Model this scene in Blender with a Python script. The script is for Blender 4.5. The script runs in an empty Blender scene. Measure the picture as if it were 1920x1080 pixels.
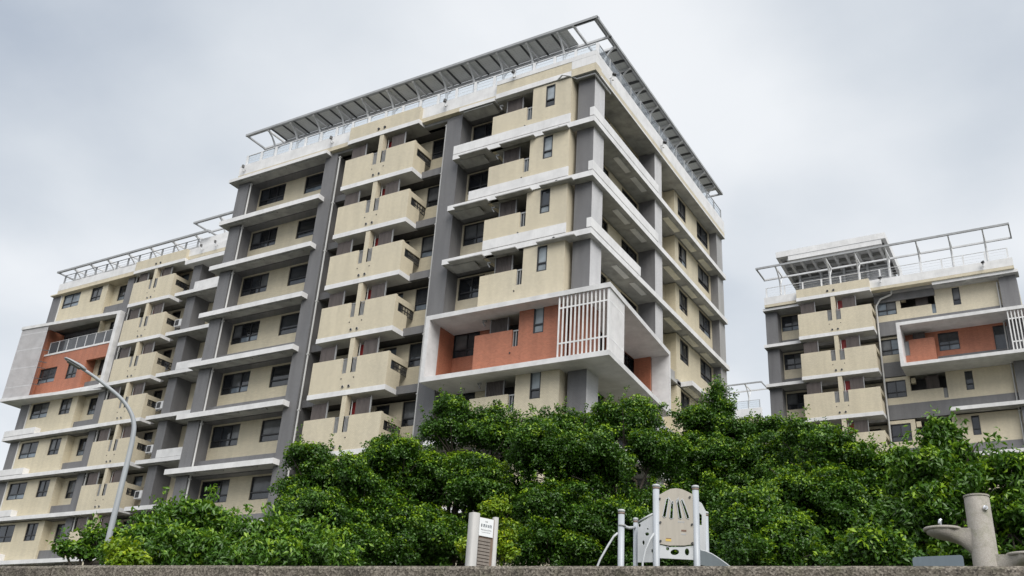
import bpy, math, random
import numpy as np
from mathutils import Vector, Matrix

sc = bpy.context.scene
rnd = random.Random(7)

# ------------------------------------------------------------------ camera
YAW, PITCH, ROLL = -0.559745, 0.438332, 0.067219
CAM = Vector((17.879, -35.264, 1.6))
def cam_axes():
    cy, sy, cp, sp = math.cos(YAW), math.sin(YAW), math.cos(PITCH), math.sin(PITCH)
    f = Vector((sy*cp, cy*cp, sp)); r = Vector((cy, -sy, 0)); u = r.cross(f)
    c, s = math.cos(ROLL), math.sin(ROLL)
    return c*r + s*u, -s*r + c*u, f
_r, _u, _f = cam_axes()
cam = bpy.data.cameras.new('camera'); cam_ob = bpy.data.objects.new('camera', cam)
sc.collection.objects.link(cam_ob)
M = Matrix((_r, _u, -_f)).transposed().to_4x4(); M.translation = CAM
cam_ob.matrix_world = M
cam.sensor_width = 36; cam.lens = 36*1761.91/1920; cam.clip_end = 3000; cam.clip_start = 0.1
sc.camera = cam_ob

# ------------------------------------------------------------------ sky, sun, exposure
SUN_DIR = Vector((0.78, -0.66, 0.98)).normalized()          # towards the sun, behind the cloud sheet
elev = math.asin(SUN_DIR.z); azim = math.atan2(SUN_DIR.x, SUN_DIR.y)
world = bpy.data.worlds.new('World'); sc.world = world; world.use_nodes = True
nt = world.node_tree; nt.nodes.clear()
def N(tree, t, **kw):
    n = tree.nodes.new(t)
    for k, v in kw.items(): setattr(n, k, v)
    return n
def ramp(tree, fac, stops):
    n = N(tree, 'ShaderNodeValToRGB'); tree.links.new(fac, n.inputs[0])
    el = n.color_ramp.elements
    while len(el) > 1: el.remove(el[-1])
    el[0].position, el[0].color = stops[0][0], (*stops[0][1], 1)
    for p, c in stops[1:]:
        e = el.new(p); e.color = (*c, 1)
    return n.outputs[0]
sky = N(nt, 'ShaderNodeTexSky', sky_type='NISHITA', sun_disc=False)
sky.sun_elevation = elev; sky.sun_rotation = azim; sky.air_density = 1.0; sky.dust_density = 4.0
bg1 = N(nt, 'ShaderNodeBackground'); bg1.inputs[1].default_value = 0.065
nt.links.new(sky.outputs[0], bg1.inputs[0])
tc = N(nt, 'ShaderNodeTexCoord')
sep = N(nt, 'ShaderNodeSeparateXYZ'); nt.links.new(tc.outputs['Generated'], sep.inputs[0])
den = N(nt, 'ShaderNodeMath', operation='ADD'); den.inputs[1].default_value = 0.35
mx = N(nt, 'ShaderNodeMath', operation='MAXIMUM'); mx.inputs[1].default_value = 0.0
nt.links.new(sep.outputs[2], mx.inputs[0]); nt.links.new(mx.outputs[0], den.inputs[0])
dv = N(nt, 'ShaderNodeVectorMath', operation='DIVIDE')
cmb = N(nt, 'ShaderNodeCombineXYZ')
for i in range(3): nt.links.new(den.outputs[0], cmb.inputs[i])
nt.links.new(tc.outputs['Generated'], dv.inputs[0]); nt.links.new(cmb.outputs[0], dv.inputs[1])
def wnoise(scale, detail, rough, off):
    mp = N(nt, 'ShaderNodeMapping'); mp.inputs['Location'].default_value = off
    mp.inputs['Scale'].default_value = (1, 1, 0.0)
    nt.links.new(dv.outputs[0], mp.inputs[0])
    n = N(nt, 'ShaderNodeTexNoise'); n.inputs['Scale'].default_value = scale
    n.inputs['Detail'].default_value = detail; n.inputs['Roughness'].default_value = rough
    n.inputs['Distortion'].default_value = 0.15
    nt.links.new(mp.outputs[0], n.inputs[0]); return n.outputs[0]
n1 = wnoise(1.316, 3, 0.45, (-9.882, -2.795, 0)); n2 = wnoise(4.2, 5, 0.55, (7.3, 3.1, 0))
mixn = N(nt, 'ShaderNodeMix'); mixn.inputs[0].default_value = 0.14
nt.links.new(n1, mixn.inputs[2]); nt.links.new(n2, mixn.inputs[3])
col = ramp(nt, mixn.outputs[0], [(0.34, (0.405, 0.465, 0.56)), (0.48, (0.665, 0.71, 0.765)), (0.587, (0.865, 0.89, 0.92)), (0.72, (0.94, 0.955, 0.97))])
bg2 = N(nt, 'ShaderNodeBackground'); bg2.inputs[1].default_value = 0.445
nt.links.new(col, bg2.inputs[0])
mixs = N(nt, 'ShaderNodeMixShader'); mixs.inputs[0].default_value = 0.93
nt.links.new(bg1.outputs[0], mixs.inputs[1]); nt.links.new(bg2.outputs[0], mixs.inputs[2])
wo = N(nt, 'ShaderNodeOutputWorld'); nt.links.new(mixs.outputs[0], wo.inputs[0])

sl = bpy.data.lights.new('sun', 'SUN'); sl.energy = 1.5; sl.angle = math.radians(48); sl.color = (1.0, 0.965, 0.91)
so = bpy.data.objects.new('sun', sl); sc.collection.objects.link(so)
so.rotation_euler = SUN_DIR.to_track_quat('Z', 'Y').to_euler()
sc.view_settings.view_transform = 'Standard'; sc.view_settings.look = 'None'
sc.view_settings.exposure = 1.25; sc.view_settings.gamma = 1.0

# ------------------------------------------------------------------ materials
MATS = {}
def mat_base(name):
    m = bpy.data.materials.new(name); m.use_nodes = True
    t = m.node_tree; p = t.nodes['Principled BSDF']; MATS[name] = m
    return m, t, p
def wall_uv(t):
    """(x+y, z) so that patterns run along every upright wall"""
    tc = N(t, 'ShaderNodeTexCoord'); s = N(t, 'ShaderNodeSeparateXYZ'); t.links.new(tc.outputs['Object'], s.inputs[0])
    a = N(t, 'ShaderNodeMath', operation='ADD'); t.links.new(s.outputs[0], a.inputs[0]); t.links.new(s.outputs[1], a.inputs[1])
    c = N(t, 'ShaderNodeCombineXYZ'); t.links.new(a.outputs[0], c.inputs[0]); t.links.new(s.outputs[2], c.inputs[1])
    return c.outputs[0], tc.outputs['Object']
def noise(t, vec, scale, detail=3, rough=0.55, stretch=None):
    if stretch:
        mp = N(t, 'ShaderNodeMapping'); mp.inputs['Scale'].default_value = stretch; t.links.new(vec, mp.inputs[0]); vec = mp.outputs[0]
    n = N(t, 'ShaderNodeTexNoise'); n.inputs['Scale'].default_value = scale; n.inputs['Detail'].default_value = detail
    n.inputs['Roughness'].default_value = rough; t.links.new(vec, n.inputs[0]); return n.outputs[0]
def mul(t, a, b, fac=1.0):
    m = N(t, 'ShaderNodeMix', data_type='RGBA', blend_type='MULTIPLY'); m.inputs[0].default_value = fac
    t.links.new(a, m.inputs[6]); t.links.new(b, m.inputs[7]); return m.outputs[2]
def tile_mat(name, c, mortar, tw=0.10, th=0.05, rough=0.55, dirt=0.25, var=0.055):
    m, t, p = mat_base(name); uv, ob = wall_uv(t)
    b = N(t, 'ShaderNodeTexBrick'); b.offset = 0.0 if var < 0.051 else 0.5
    b.inputs['Color1'].default_value = (*[x*(1+var) for x in c], 1); b.inputs['Color2'].default_value = (*[x*(1-var) for x in c], 1)
    b.inputs['Mortar'].default_value = (*mortar, 1); b.inputs['Scale'].default_value = 1
    b.inputs['Mortar Size'].default_value = 0.006; b.inputs['Brick Width'].default_value = tw; b.inputs['Row Height'].default_value = th
    t.links.new(uv, b.inputs[0])
    st = ramp(t, noise(t, uv, 1.0, 5, 0.62, (2.2, 0.22, 1)), [(0.30, (1-dirt,)*3), (0.62, (1, 1, 1))])
    cl = ramp(t, noise(t, ob, 0.35, 3, 0.5), [(0.3, (0.93, 0.93, 0.935)), (0.7, (1.03, 1.02, 1.0))])
    t.links.new(mul(t, mul(t, b.outputs[0], st), cl), p.inputs['Base Color'])
    p.inputs['Roughness'].default_value = rough
    bp = N(t, 'ShaderNodeBump'); bp.inputs['Strength'].default_value = 0.25; bp.inputs['Distance'].default_value = 0.004; bp.invert = True
    t.links.new(b.outputs[1], bp.inputs['Height']); t.links.new(bp.outputs[0], p.inputs['Normal'])
    return m
def paint_mat(name, c, rough=0.6, dirt=0.22, scale=1.0, streak=True, metal=0.0, drip=0.0):
    m, t, p = mat_base(name); uv, ob = wall_uv(t)
    st = ramp(t, noise(t, uv if streak else ob, 1.6*scale, 6, 0.65, (3.0, 0.35, 1) if streak else None), [(0.30, tuple(x*(1-dirt) for x in c)), (0.60, c)])
    cl = ramp(t, noise(t, ob, 0.8*scale, 4, 0.6), [(0.30, (0.90, 0.90, 0.90)), (0.68, (1.02, 1.02, 1.02))])
    out = mul(t, st, cl)
    if drip:
        dr = ramp(t, noise(t, uv, 1.0, 4, 0.7, (11.0, 0.9, 1)), [(0.30, (1-drip, 1-drip, 1-drip*1.05)), (0.50, (1, 1, 1))]); out = mul(t, out, dr)
    t.links.new(out, p.inputs['Base Color'])
    p.inputs['Roughness'].default_value = rough; p.inputs['Metallic'].default_value = metal
    return m
tile_mat('beige_tile', (0.63, 0.57, 0.435), (0.49, 0.44, 0.34), 0.12, 0.06, dirt=0.12)
tile_mat('beige_plain', (0.61, 0.55, 0.41), (0.53, 0.475, 0.36), 0.24, 0.06, dirt=0.12)
tile_mat('grey_tile', (0.150, 0.150, 0.158), (0.20, 0.20, 0.205), 0.11, 0.055, dirt=0.22)
tile_mat('pale_grey_tile', (0.58, 0.58, 0.595), (0.54, 0.54, 0.55), 0.11, 0.055, dirt=0.12)
tile_mat('mid_grey_tile', (0.36, 0.36, 0.36), (0.33, 0.33, 0.33), 0.11, 0.055, dirt=0.15)
tile_mat('red_tile', (0.42, 0.150, 0.085), (0.42, 0.20, 0.13), 0.12, 0.06, dirt=0.2, var=0.12)
paint_mat('white_paint', (0.74, 0.74, 0.745), 0.55, 0.10, streak=False, drip=0.07)
paint_mat('box_white', (0.69, 0.69, 0.695), 0.6, 0.16, streak=False)
paint_mat('canopy_white', (0.74, 0.745, 0.755), 0.45, 0.10, streak=False)
paint_mat('slat_grey', (0.52, 0.52, 0.535), 0.5, 0.1, streak=False)
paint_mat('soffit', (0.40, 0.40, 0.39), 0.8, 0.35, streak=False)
paint_mat('soffit_pale', (0.80, 0.77, 0.66), 0.7, 0.12, streak=False)
paint_mat('dark_wall', (0.10, 0.098, 0.10), 0.8, 0.3)
paint_mat('screen_brown', (0.115, 0.098, 0.095), 0.75, 0.35)
paint_mat('red_paint', (0.28, 0.02, 0.02), 0.5, 0.2)
paint_mat('steel_white', (0.62, 0.63, 0.645), 0.45, 0.15, streak=False)
paint_mat('steel_grey', (0.36, 0.37, 0.38), 0.45, 0.2, streak=False)
paint_mat('frame_dark', (0.028, 0.029, 0.032), 0.4, 0.2, streak=False)
paint_mat('slot_steel', (0.24, 0.245, 0.25), 0.5, 0.3)
paint_mat('black_hole', (0.012, 0.012, 0.012), 0.9, 0.1, streak=False)
paint_mat('pipe_white', (0.60, 0.60, 0.59), 0.45, 0.2)
paint_mat('roof_grey', (0.30, 0.30, 0.30), 0.9, 0.2, streak=False)
def glass_mat(name, c, rough=0.06, spec=0.5):
    m, t, p = mat_base(name); uv, ob = wall_uv(t)
    cc = ramp(t, noise(t, ob, 0.9, 2), [(0.35, tuple(x*0.6 for x in c)), (0.65, tuple(x*1.25 for x in c))])
    t.links.new(cc, p.inputs['Base Color']); p.inputs['Roughness'].default_value = rough
    p.inputs['Specular IOR Level'].default_value = spec
    return m
glass_mat('pane_dark', (0.016, 0.018, 0.022), 0.05, 0.8); glass_mat('pane_mid', (0.040, 0.045, 0.053), 0.05, 0.8); glass_mat('pane_curtain', (0.12, 0.125, 0.13), 0.12)
glass_mat('pane_frost', (0.30, 0.34, 0.37), 0.25); glass_mat('pane_blue', (0.17, 0.205, 0.24), 0.08)
def panel_mat():
    m, t, p = mat_base('panel_cells'); tc = N(t, 'ShaderNodeTexCoord')
    b = N(t, 'ShaderNodeTexBrick'); b.offset = 0
    b.inputs['Color1'].default_value = (0.52, 0.522, 0.51, 1); b.inputs['Color2'].default_value = (0.58, 0.582, 0.57, 1)
    b.inputs['Mortar'].default_value = (0.62, 0.63, 0.62, 1); b.inputs['Scale'].default_value = 1
    b.inputs['Mortar Size'].default_value = 0.016; b.inputs['Brick Width'].default_value = 0.16; b.inputs['Row Height'].default_value = 0.16
    t.links.new(tc.outputs['Object'], b.inputs[0]); t.links.new(b.outputs[0], p.inputs['Base Color']); p.inputs['Roughness'].default_value = 0.5
panel_mat()
def clear_mat():
    m, t, p = mat_base('clear_glass'); t.nodes.remove(p)
    tr = N(t, 'ShaderNodeBsdfTransparent'); tr.inputs[0].default_value = (0.93, 0.95, 0.96, 1)
    gl = N(t, 'ShaderNodeBsdfGlossy'); gl.inputs['Roughness'].default_value = 0.05; gl.inputs[0].default_value = (0.9, 0.93, 0.97, 1)
    df = N(t, 'ShaderNodeBsdfDiffuse'); df.inputs[0].default_value = (0.7, 0.74, 0.80, 1)
    m1 = N(t, 'ShaderNodeMixShader'); m1.inputs[0].default_value = 0.30; t.links.new(gl.outputs[0], m1.inputs[1]); t.links.new(df.outputs[0], m1.inputs[2])
    m2 = N(t, 'ShaderNodeMixShader'); m2.inputs[0].default_value = 0.15; t.links.new(tr.outputs[0], m2.inputs[1]); t.links.new(m1.outputs[0], m2.inputs[2])
    t.links.new(m2.outputs[0], t.nodes['Material Output'].inputs[0])
clear_mat()
def stone_mat(name, c1, c2, c3, scale, rough=0.9, big=0.6):
    m, t, p = mat_base(name); tc = N(t, 'ShaderNodeTexCoord')
    v = N(t, 'ShaderNodeTexVoronoi'); v.inputs['Scale'].default_value = scale; t.links.new(tc.outputs['Object'], v.inputs[0])
    hs = N(t, 'ShaderNodeSeparateColor'); t.links.new(v.outputs['Color'], hs.inputs[0])
    g = ramp(t, hs.outputs[0], [(0.0, c1), (0.5, c2), (1.0, c3)])
    st = ramp(t, noise(t, tc.outputs['Object'], 2.6, 6, 0.65), [(0.32, (big,)*3), (0.62, (1.08,)*3)])
    gr = ramp(t, noise(t, tc.outputs['Object'], 9, 4, 0.6), [(0.30, (0.72, 0.76, 0.66)), (0.5, (1, 1, 1))])
    t.links.new(mul(t, mul(t, g, st), gr), p.inputs['Base Color']); p.inputs['Roughness'].default_value = rough
    b = N(t, 'ShaderNodeBump'); b.inputs['Strength'].default_value = 0.6; b.inputs['Distance'].default_value = 0.004
    t.links.new(v.outputs['Distance'], b.inputs['Height']); t.links.new(b.outputs[0], p.inputs['Normal'])
stone_mat('washed_stone', (0.060, 0.052, 0.042), (0.15, 0.13, 0.105), (0.28, 0.25, 0.21), 100, big=0.50)
stone_mat('wall_render', (0.42, 0.41, 0.39), (0.48, 0.47, 0.45), (0.52, 0.51, 0.49), 60)
stone_mat('asphalt', (0.035, 0.035, 0.036), (0.05, 0.05, 0.05), (0.075, 0.075, 0.074), 45)
stone_mat('park_soil', (0.05, 0.055, 0.03), (0.07, 0.075, 0.035), (0.10, 0.095, 0.06), 20)
stone_mat('fountain_stone', (0.31, 0.285, 0.255), (0.35, 0.325, 0.29), (0.40, 0.37, 0.335), 170, 0.7, big=0.80)
paint_mat('lamp_paint', (0.36, 0.385, 0.41), 0.4, 0.12, 2)
paint_mat('play_post', (0.43, 0.46, 0.50), 0.35, 0.10, 2)
paint_mat('play_tan', (0.39, 0.36, 0.31), 0.5, 0.12, 2)
paint_mat('play_white', (0.50, 0.52, 0.54), 0.45, 0.12, 2)
paint_mat('slide_grey', (0.11, 0.135, 0.15), 0.35, 0.1, 2)
paint_mat('label_brown', (0.16, 0.09, 0.06), 0.6, 0.1); paint_mat('label_yellow', (0.60, 0.42, 0.10), 0.6, 0.1)
paint_mat('sign_white', (0.58, 0.57, 0.56), 0.5, 0.12, 2); paint_mat('sign_plate', (0.80, 0.82, 0.84), 0.4, 0.05)
paint_mat('sign_brown', (0.22, 0.155, 0.12), 0.7, 0.25, 3); paint_mat('sign_grey', (0.24, 0.21, 0.185), 0.7, 0.2, 3); paint_mat('ink', (0.05, 0.075, 0.10), 0.6, 0.05)
paint_mat('bench_grey', (0.13, 0.165, 0.195), 0.45, 0.15, 3)
m, t, p = mat_base('chrome'); p.inputs['Base Color'].default_value = (0.8, 0.8, 0.82, 1); p.inputs['Metallic'].default_value = 1; p.inputs['Roughness'].default_value = 0.18
paint_mat('bark', (0.075, 0.062, 0.050), 0.9, 0.4, 4)
def leaf_mat(name, dark, mid, young):
    m, t, p = mat_base(name)
    at = N(t, 'ShaderNodeAttribute', attribute_name='tint')
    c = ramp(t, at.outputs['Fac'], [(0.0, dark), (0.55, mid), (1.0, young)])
    t.links.new(c, p.inputs['Base Color']); p.inputs['Roughness'].default_value = 0.36
    p.inputs['Specular IOR Level'].default_value = 0.45
    tr = N(t, 'ShaderNodeBsdfTranslucent'); t.links.new(c, tr.inputs[0])
    mx = N(t, 'ShaderNodeMixShader'); mx.inputs[0].default_value = 0.27
    t.links.new(p.outputs[0], mx.inputs[1]); t.links.new(tr.outputs[0], mx.inputs[2])
    t.links.new(mx.outputs[0], t.nodes['Material Output'].inputs[0])
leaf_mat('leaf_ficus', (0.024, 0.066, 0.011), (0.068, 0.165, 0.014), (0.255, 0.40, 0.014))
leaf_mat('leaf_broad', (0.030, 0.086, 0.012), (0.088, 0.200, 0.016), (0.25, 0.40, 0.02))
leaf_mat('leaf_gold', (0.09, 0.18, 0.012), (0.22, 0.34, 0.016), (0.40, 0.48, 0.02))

# ------------------------------------------------------------------ mesh helpers
def link(o, parent=None):
    sc.collection.objects.link(o)
    if parent: o.parent = parent
    return o
def tag(o, label, cat=None, group=None, kind=None):
    if label: o['label'] = label
    if cat: o['category'] = cat
    if group: o['group'] = group
    if kind: o['kind'] = kind
    return o
def empty(name, loc, label, cat, group=None):
    o = bpy.data.objects.new(name, None); o.location = loc; o.empty_display_size = 0.3
    link(o); return tag(o, label, cat, group)
class Face:
    """a wall frame: u runs along the wall, d outwards, z up"""
    def __init__(s, o, u, n): s.o, s.u, s.n = Vector((*o, 0)), Vector((*u, 0)), Vector((*n, 0)); s.flip = s.u.cross(s.n).z < 0
    def pt(s, u, d, z): return s.o + s.u*u + s.n*d + Vector((0, 0, z))
    def shift(s, u=0, d=0): f = Face((0, 0), (1, 0), (0, 1)); f.o, f.u, f.n, f.flip = s.o + s.u*u + s.n*d, s.u, s.n, s.flip; return f
WORLD = Face((0, 0), (1, 0), (0, 1))
class MB:
    def __init__(s): s.v, s.f, s.m = [], [], []
    def box(s, F, u0, u1, d0, d1, z0, z1, mi=0, faces=None):
        b = len(s.v)
        for z in (z0, z1):
            for d in (d0, d1):
                for u in (u0, u1): s.v.append(F.pt(u, d, z))
        q = [(0, 2, 3, 1), (4, 5, 7, 6), (0, 1, 5, 4), (2, 6, 7, 3), (0, 4, 6, 2), (1, 3, 7, 5)]   # bottom top d0 d1 u0 u1
        for i, k in enumerate(q):
            if F.flip: k = k[::-1]
            s.f.append(tuple(b+j for j in k)); s.m.append(faces.get(i, mi) if faces else mi)
        return s
    def prism(s, pts, ext, mi=0):
        """pts: loop of Vectors, ext: extrusion Vector"""
        b = len(s.v); n = len(pts); ext = Vector(ext); pts = [Vector(p) for p in pts]
        nor = sum(((pts[i]-pts[0]).cross(pts[i+1]-pts[0]) for i in range(1, n-1)), Vector())
        if nor.dot(ext) > 0: pts = pts[::-1]
        s.v += pts + [p+ext for p in pts]
        s.f.append(tuple(b+i for i in range(n))); s.m.append(mi)
        s.f.append(tuple(b+n+i for i in reversed(range(n)))); s.m.append(mi)
        for i in range(n):
            j = (i+1) % n; s.f.append((b+j, b+i, b+n+i, b+n+j)); s.m.append(mi)
        return s
    def tube(s, pts, r, seg=8, mi=0, cap=True):
        pts = [Vector(p) for p in pts]; n = len(pts); rr = r if isinstance(r, (list, tuple)) else [r]*n
        b = len(s.v); ref = None
        for i, p in enumerate(pts):
            t = (pts[min(i+1, n-1)] - pts[max(i-1, 0)]).normalized()
            if ref is None: ref = t.cross(Vector((0.31, 0.17, 0.93)) if abs(t.z) < 0.9 else Vector((1, 0.1, 0))).normalized()
            a = (ref - t*ref.dot(t)).normalized(); ref = a; c = t.cross(a)
            for k in range(seg):
                w = 2*math.pi*k/seg; s.v.append(p + (a*math.cos(w) + c*math.sin(w))*rr[i])
        for i in range(n-1):
            for k in range(seg):
                k2 = (k+1) % seg; s.f.append((b+i*seg+k, b+i*seg+k2, b+(i+1)*seg+k2, b+(i+1)*seg+k)); s.m.append(mi)
        if cap:
            s.f.append(tuple(b+k for k in reversed(range(seg)))); s.m.append(mi)
            s.f.append(tuple(b+(n-1)*seg+k for k in range(seg))); s.m.append(mi)
        return s
    def bar(s, a, b, w, h=None):
        """square bar from a to b"""
        a, b = Vector(a), Vector(b); h = h or w; t = (b-a).normalized()
        up = Vector((0, 0, 1)) if abs(t.z) < 0.95 else Vector((0, 1, 0)); x = t.cross(up).normalized()*w/2; y = x.cross(t).normalized()*h/2
        return s.prism([a-x-y, a+x-y, a+x+y, a-x+y], b-a)
    def mesh(s, name, mats, off=Vector((0, 0, 0)), smooth=False):
        me = bpy.data.meshes.new(name); me.from_pydata([v-off for v in s.v], [], s.f)
        for m in (mats if isinstance(mats, (list, tuple)) else [mats]): me.materials.append(MATS[m])
        if any(s.m): me.polygons.foreach_set('material_index', s.m)
        if smooth: me.polygons.foreach_set('use_smooth', [True]*len(s.f))
        me.update(); return me
    def build(s, name, mats, parent=None, off=Vector((0, 0, 0)), smooth=False):
        return link(bpy.data.objects.new(name, s.mesh(name, mats, off, smooth)), parent)
def smooth_by_angle(ob, ang=40):
    me = ob.data; me.polygons.foreach_set('use_smooth', [True]*len(me.polygons))
    try: me.set_sharp_from_angle(angle=math.radians(ang))
    except Exception: pass
    return ob
def holes_wall(mb, F, u0, u1, z0, z1, d0, d1, holes, mi=0):
    us = sorted({u0, u1, *[min(max(h[i], u0), u1) for h in holes for i in (0, 1)]})
    zs = sorted({z0, z1, *[min(max(h[i], z0), z1) for h in holes for i in (2, 3)]})
    for zi in range(len(zs)-1):
        run = None
        for ui in range(len(us)):
            solid = ui < len(us)-1 and not any(h[0]-1e-6 <= us[ui] and us[ui+1] <= h[1]+1e-6 and h[2]-1e-6 <= zs[zi] and zs[zi+1] <= h[3]+1e-6 for h in holes)
            if solid and run is None: run = us[ui]
            if not solid and run is not None: mb.box(F, run, us[ui], d0, d1, zs[zi], zs[zi+1], mi); run = None

# ------------------------------------------------------------------ ground, street, park wall
def sheet(name, x0, x1, y0, y1, z, mat):
    return tag(MB().box(WORLD, x0, x1, y0, y1, z-0.3, z).build(name, mat), None, kind='structure')
GROUND = 2.4
sheet('street', -400, 400, -400, -29.6, 0.0, 'asphalt')
sheet('ground', -700, 700, -29.75, 900, GROUND, 'park_soil')
# wall: line through two measured points, 2.5 m high, coping stones on top
WA, WB = Vector((10.70, -30.89, 0)), Vector((17.59, -29.83, 0))
wu = (WB-WA).normalized(); wn = Vector((wu.y, -wu.x, 0))
WF = Face((WA.x, WA.y), (wu.x, wu.y), (wn.x, wn.y))
wall = empty('park_wall', WF.pt(3, 0, 0), 'grey washed stone coped retaining wall along the bottom of the picture', 'wall')
woff = wall.location
MB().box(WF, -30, 30, -0.36, -0.05, 0, 2.36).build('wall_body', 'wall_render', wall, woff)
fill = MB().box(WF, -400, 400, -9.0, -0.36, 1.7, GROUND-0.004); tag(fill.build('planting_bed', 'park_soil'), None, kind='structure')
def coping(u0, u1, dz):
    mb = MB(); a, b, c = 0.012, 0.0, 2.5+dz
    P = [(-0.44, 2.36), (0.0, 2.36), (0.0, c-0.02), (-0.02, c), (-0.42, c), (-0.44, c-0.02)]
    mb.prism([WF.pt(u0, d, z) for d, z in P], WF.u*(u1-u0)); return mb.build('coping_stone', 'washed_stone', wall, woff)
edges = [-30, -26, -22, -18, -14, -10, -6, -3.2, -0.7, 0.53, 2.38, 9.4, 13, 17, 21, 25, 30]
for i in range(len(edges)-1): coping(edges[i]+0.006, edges[i+1]-(0.006 if i != 9 else 0.018), rnd.uniform(-0.006, 0.006))

# ------------------------------------------------------------------ building kit
H = 3.2
def zl(k): return 29.35 - H*k
WIN_CACHE = {}
class Bld:
    def __init__(s, label, origin):
        s.o = Vector(origin); s.root = empty('apartment_building', s.o, label, 'building')
    def part(s, name, mb, mats, label=None, parent=None, smooth=False):
        o = mb.build(name, mats, parent or s.root, s.o, smooth)
        if label: o['label'] = label
        return o
    def window(s, F, u0, z0, w, h, d, style='two', seed=None):
        """frame is the part, each pane a sub-part"""
        r = rnd if seed is None else random.Random(seed)
        key = (round(w, 2), round(h, 2), style, tuple(F.u), tuple(F.n))
        if key not in WIN_CACHE:
            G = Face((0, 0), (1, 0), (0, 1)); G.o = Vector(); G.u, G.n, G.flip = F.u, F.n, F.flip
            fr = MB(); t = 0.055; low = h*0.30; panes = []
            fr.box(G, 0, w, -0.05, 0.05, 0, t); fr.box(G, 0, w, -0.05, 0.05, h-t, h)
            fr.box(G, 0, t, -0.05, 0.05, t, h-t); fr.box(G, w-t, w, -0.05, 0.05, t, h-t)
            if style != 'plain': fr.box(G, t, w-t, -0.045, 0.045, low, low+0.07)
            cols = {'two': 2, 'three': 3, 'one': 1, 'narrow': 1, 'plain': 1, 'strip': 5}[style]
            for c in range(1, cols): x = w*c/cols; fr.box(G, x-0.028, x+0.028, -0.04, 0.04, t, h-t)
            edges_u = [t] + [w*c/cols for c in range(1, cols)] + [w-t]
            rows = [(t, low), (low+0.07, h-t)] if style != 'plain' else [(t, h-t)]
            for ri, (a, b) in enumerate(rows):
                for c in range(cols):
                    m = MB(); m.box(G, edges_u[c]+0.001, edges_u[c+1]-0.001, -0.028 + 0.012*(c % 2), -0.016+0.012*(c % 2), a, b); panes.append((ri, c, m))
            WIN_CACHE[key] = (fr.mesh('window', 'frame_dark'), {}, panes)
        fm, pm, panes = WIN_CACHE[key]
        o = link(bpy.data.objects.new('window', fm), s.root); o.location = F.pt(u0, d, z0) - s.o
        lit = r.random()
        for ri, c, m in panes:
            if style == 'narrow': kind = 'pane_frost' if r.random() < 0.85 else 'pane_mid'
            elif ri == 0: kind = 'pane_blue' if lit < 0.30 and c >= 1 or lit < 0.16 else r.choice(['pane_dark', 'pane_mid', 'pane_mid'])
            else: kind = r.choice(['pane_dark', 'pane_dark', 'pane_mid', 'pane_mid', 'pane_curtain', 'pane_curtain'])
            if s.sky and style not in ('narrow',): kind = r.choice(['pane_blue', 'pane_curtain', 'pane_mid', 'pane_blue'])
            kk = (ri, c, kind)
            if kk not in pm: pm[kk] = m.mesh('pane', kind)
            link(bpy.data.objects.new('pane', pm[kk]), o)
        return o
    sky = False
    def balcony(s, F, u0, u1, z, d1=0.5, d0=-0.6, screens=True, grille=True, parapet_top=2.08, left_open=True):
        """projecting balcony: slab band, tiled parapet with two slots and a centre fin"""
        w = u1-u0; fc = u0 + w*0.498; hw = 0.15; T = 0.15
        sl, sr = (fc-hw-0.34, fc-hw), (fc+hw, fc+hw+0.34)
        mb = MB(); zb = z+0.27
        holes_wall(mb, F, u0, u1, zb, z+parapet_top, d1-T, d1, [(sl[0], sl[1], z+1.22, z+parapet_top), (sr[0], sr[1], z+1.22, z+parapet_top)])
        mb.box(F, u0, u0+T, d0, d1-T, zb, z+1.25)
        mb.box(F, u0, u0+T, d0, d1-T, z+1.72, z+2.0)
        mb.box(F, u1-T, u1, d0, d1-T, zb, z+1.22); mb.box(F, u1-T, u1, d0-0.55, d1-T, z+1.70, z+2.02)
        mb.box(F, u1-T-0.003, u1-0.004, d1-T-0.12, d1-T, z+1.22, z+1.70)
        bal = s.part('balcony', mb, 'beige_tile')
        slab = MB().box(F, u0-0.03, u1+0.03, d0, d1+0.03, z, zb); s.part('slab_band', slab, ['white_paint'], parent=bal)
        s.part('fin', MB().box(F, fc-hw, fc+hw, d1-0.36, d1-0.005, z+1.22, z+H+0.0), 'beige_tile', parent=bal)
        for a, b in (sl, sr):
            m = MB(); n = 4
            for i in range(n): x = a+0.03+(b-a-0.06)*i/(n-1); m.box(F, x-0.012, x+0.012, d1-0.10, d1-0.07, z+1.22, z+2.02)
            m.box(F, a, b, d1-0.11, d1-0.06, z+2.02, z+2.06); s.part('slot_railing', m, 'steel_grey', parent=bal)
            s.part('slot_panel', MB().box(F, a, b, d1-0.14, d1-0.125, z+1.22, z+1.98), 'slot_steel', parent=bal)
        for du in (-0.21, 0.20):
            c = F.pt(fc+du, 0, z+0.47); m = MB(); m.tube([c+F.n*(d1-0.02), c+F.n*(d1+0.05)], 0.075, 10); s.part('drain_vent', m, 'steel_grey', parent=bal)
            m = MB(); m.tube([c+F.n*(d1+0.04), c+F.n*(d1+0.055)], 0.060, 10); s.part('vent_opening', m, 'black_hole', parent=bal)
        for du in (-0.40, 0.43):
            c = F.pt(fc+du, 0, z+0.93); m = MB(); m.tube([c+F.n*(d1-0.02), c+F.n*(d1+0.02)], 0.035, 8); s.part('weep_hole', m, 'frame_dark', parent=bal)
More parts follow.
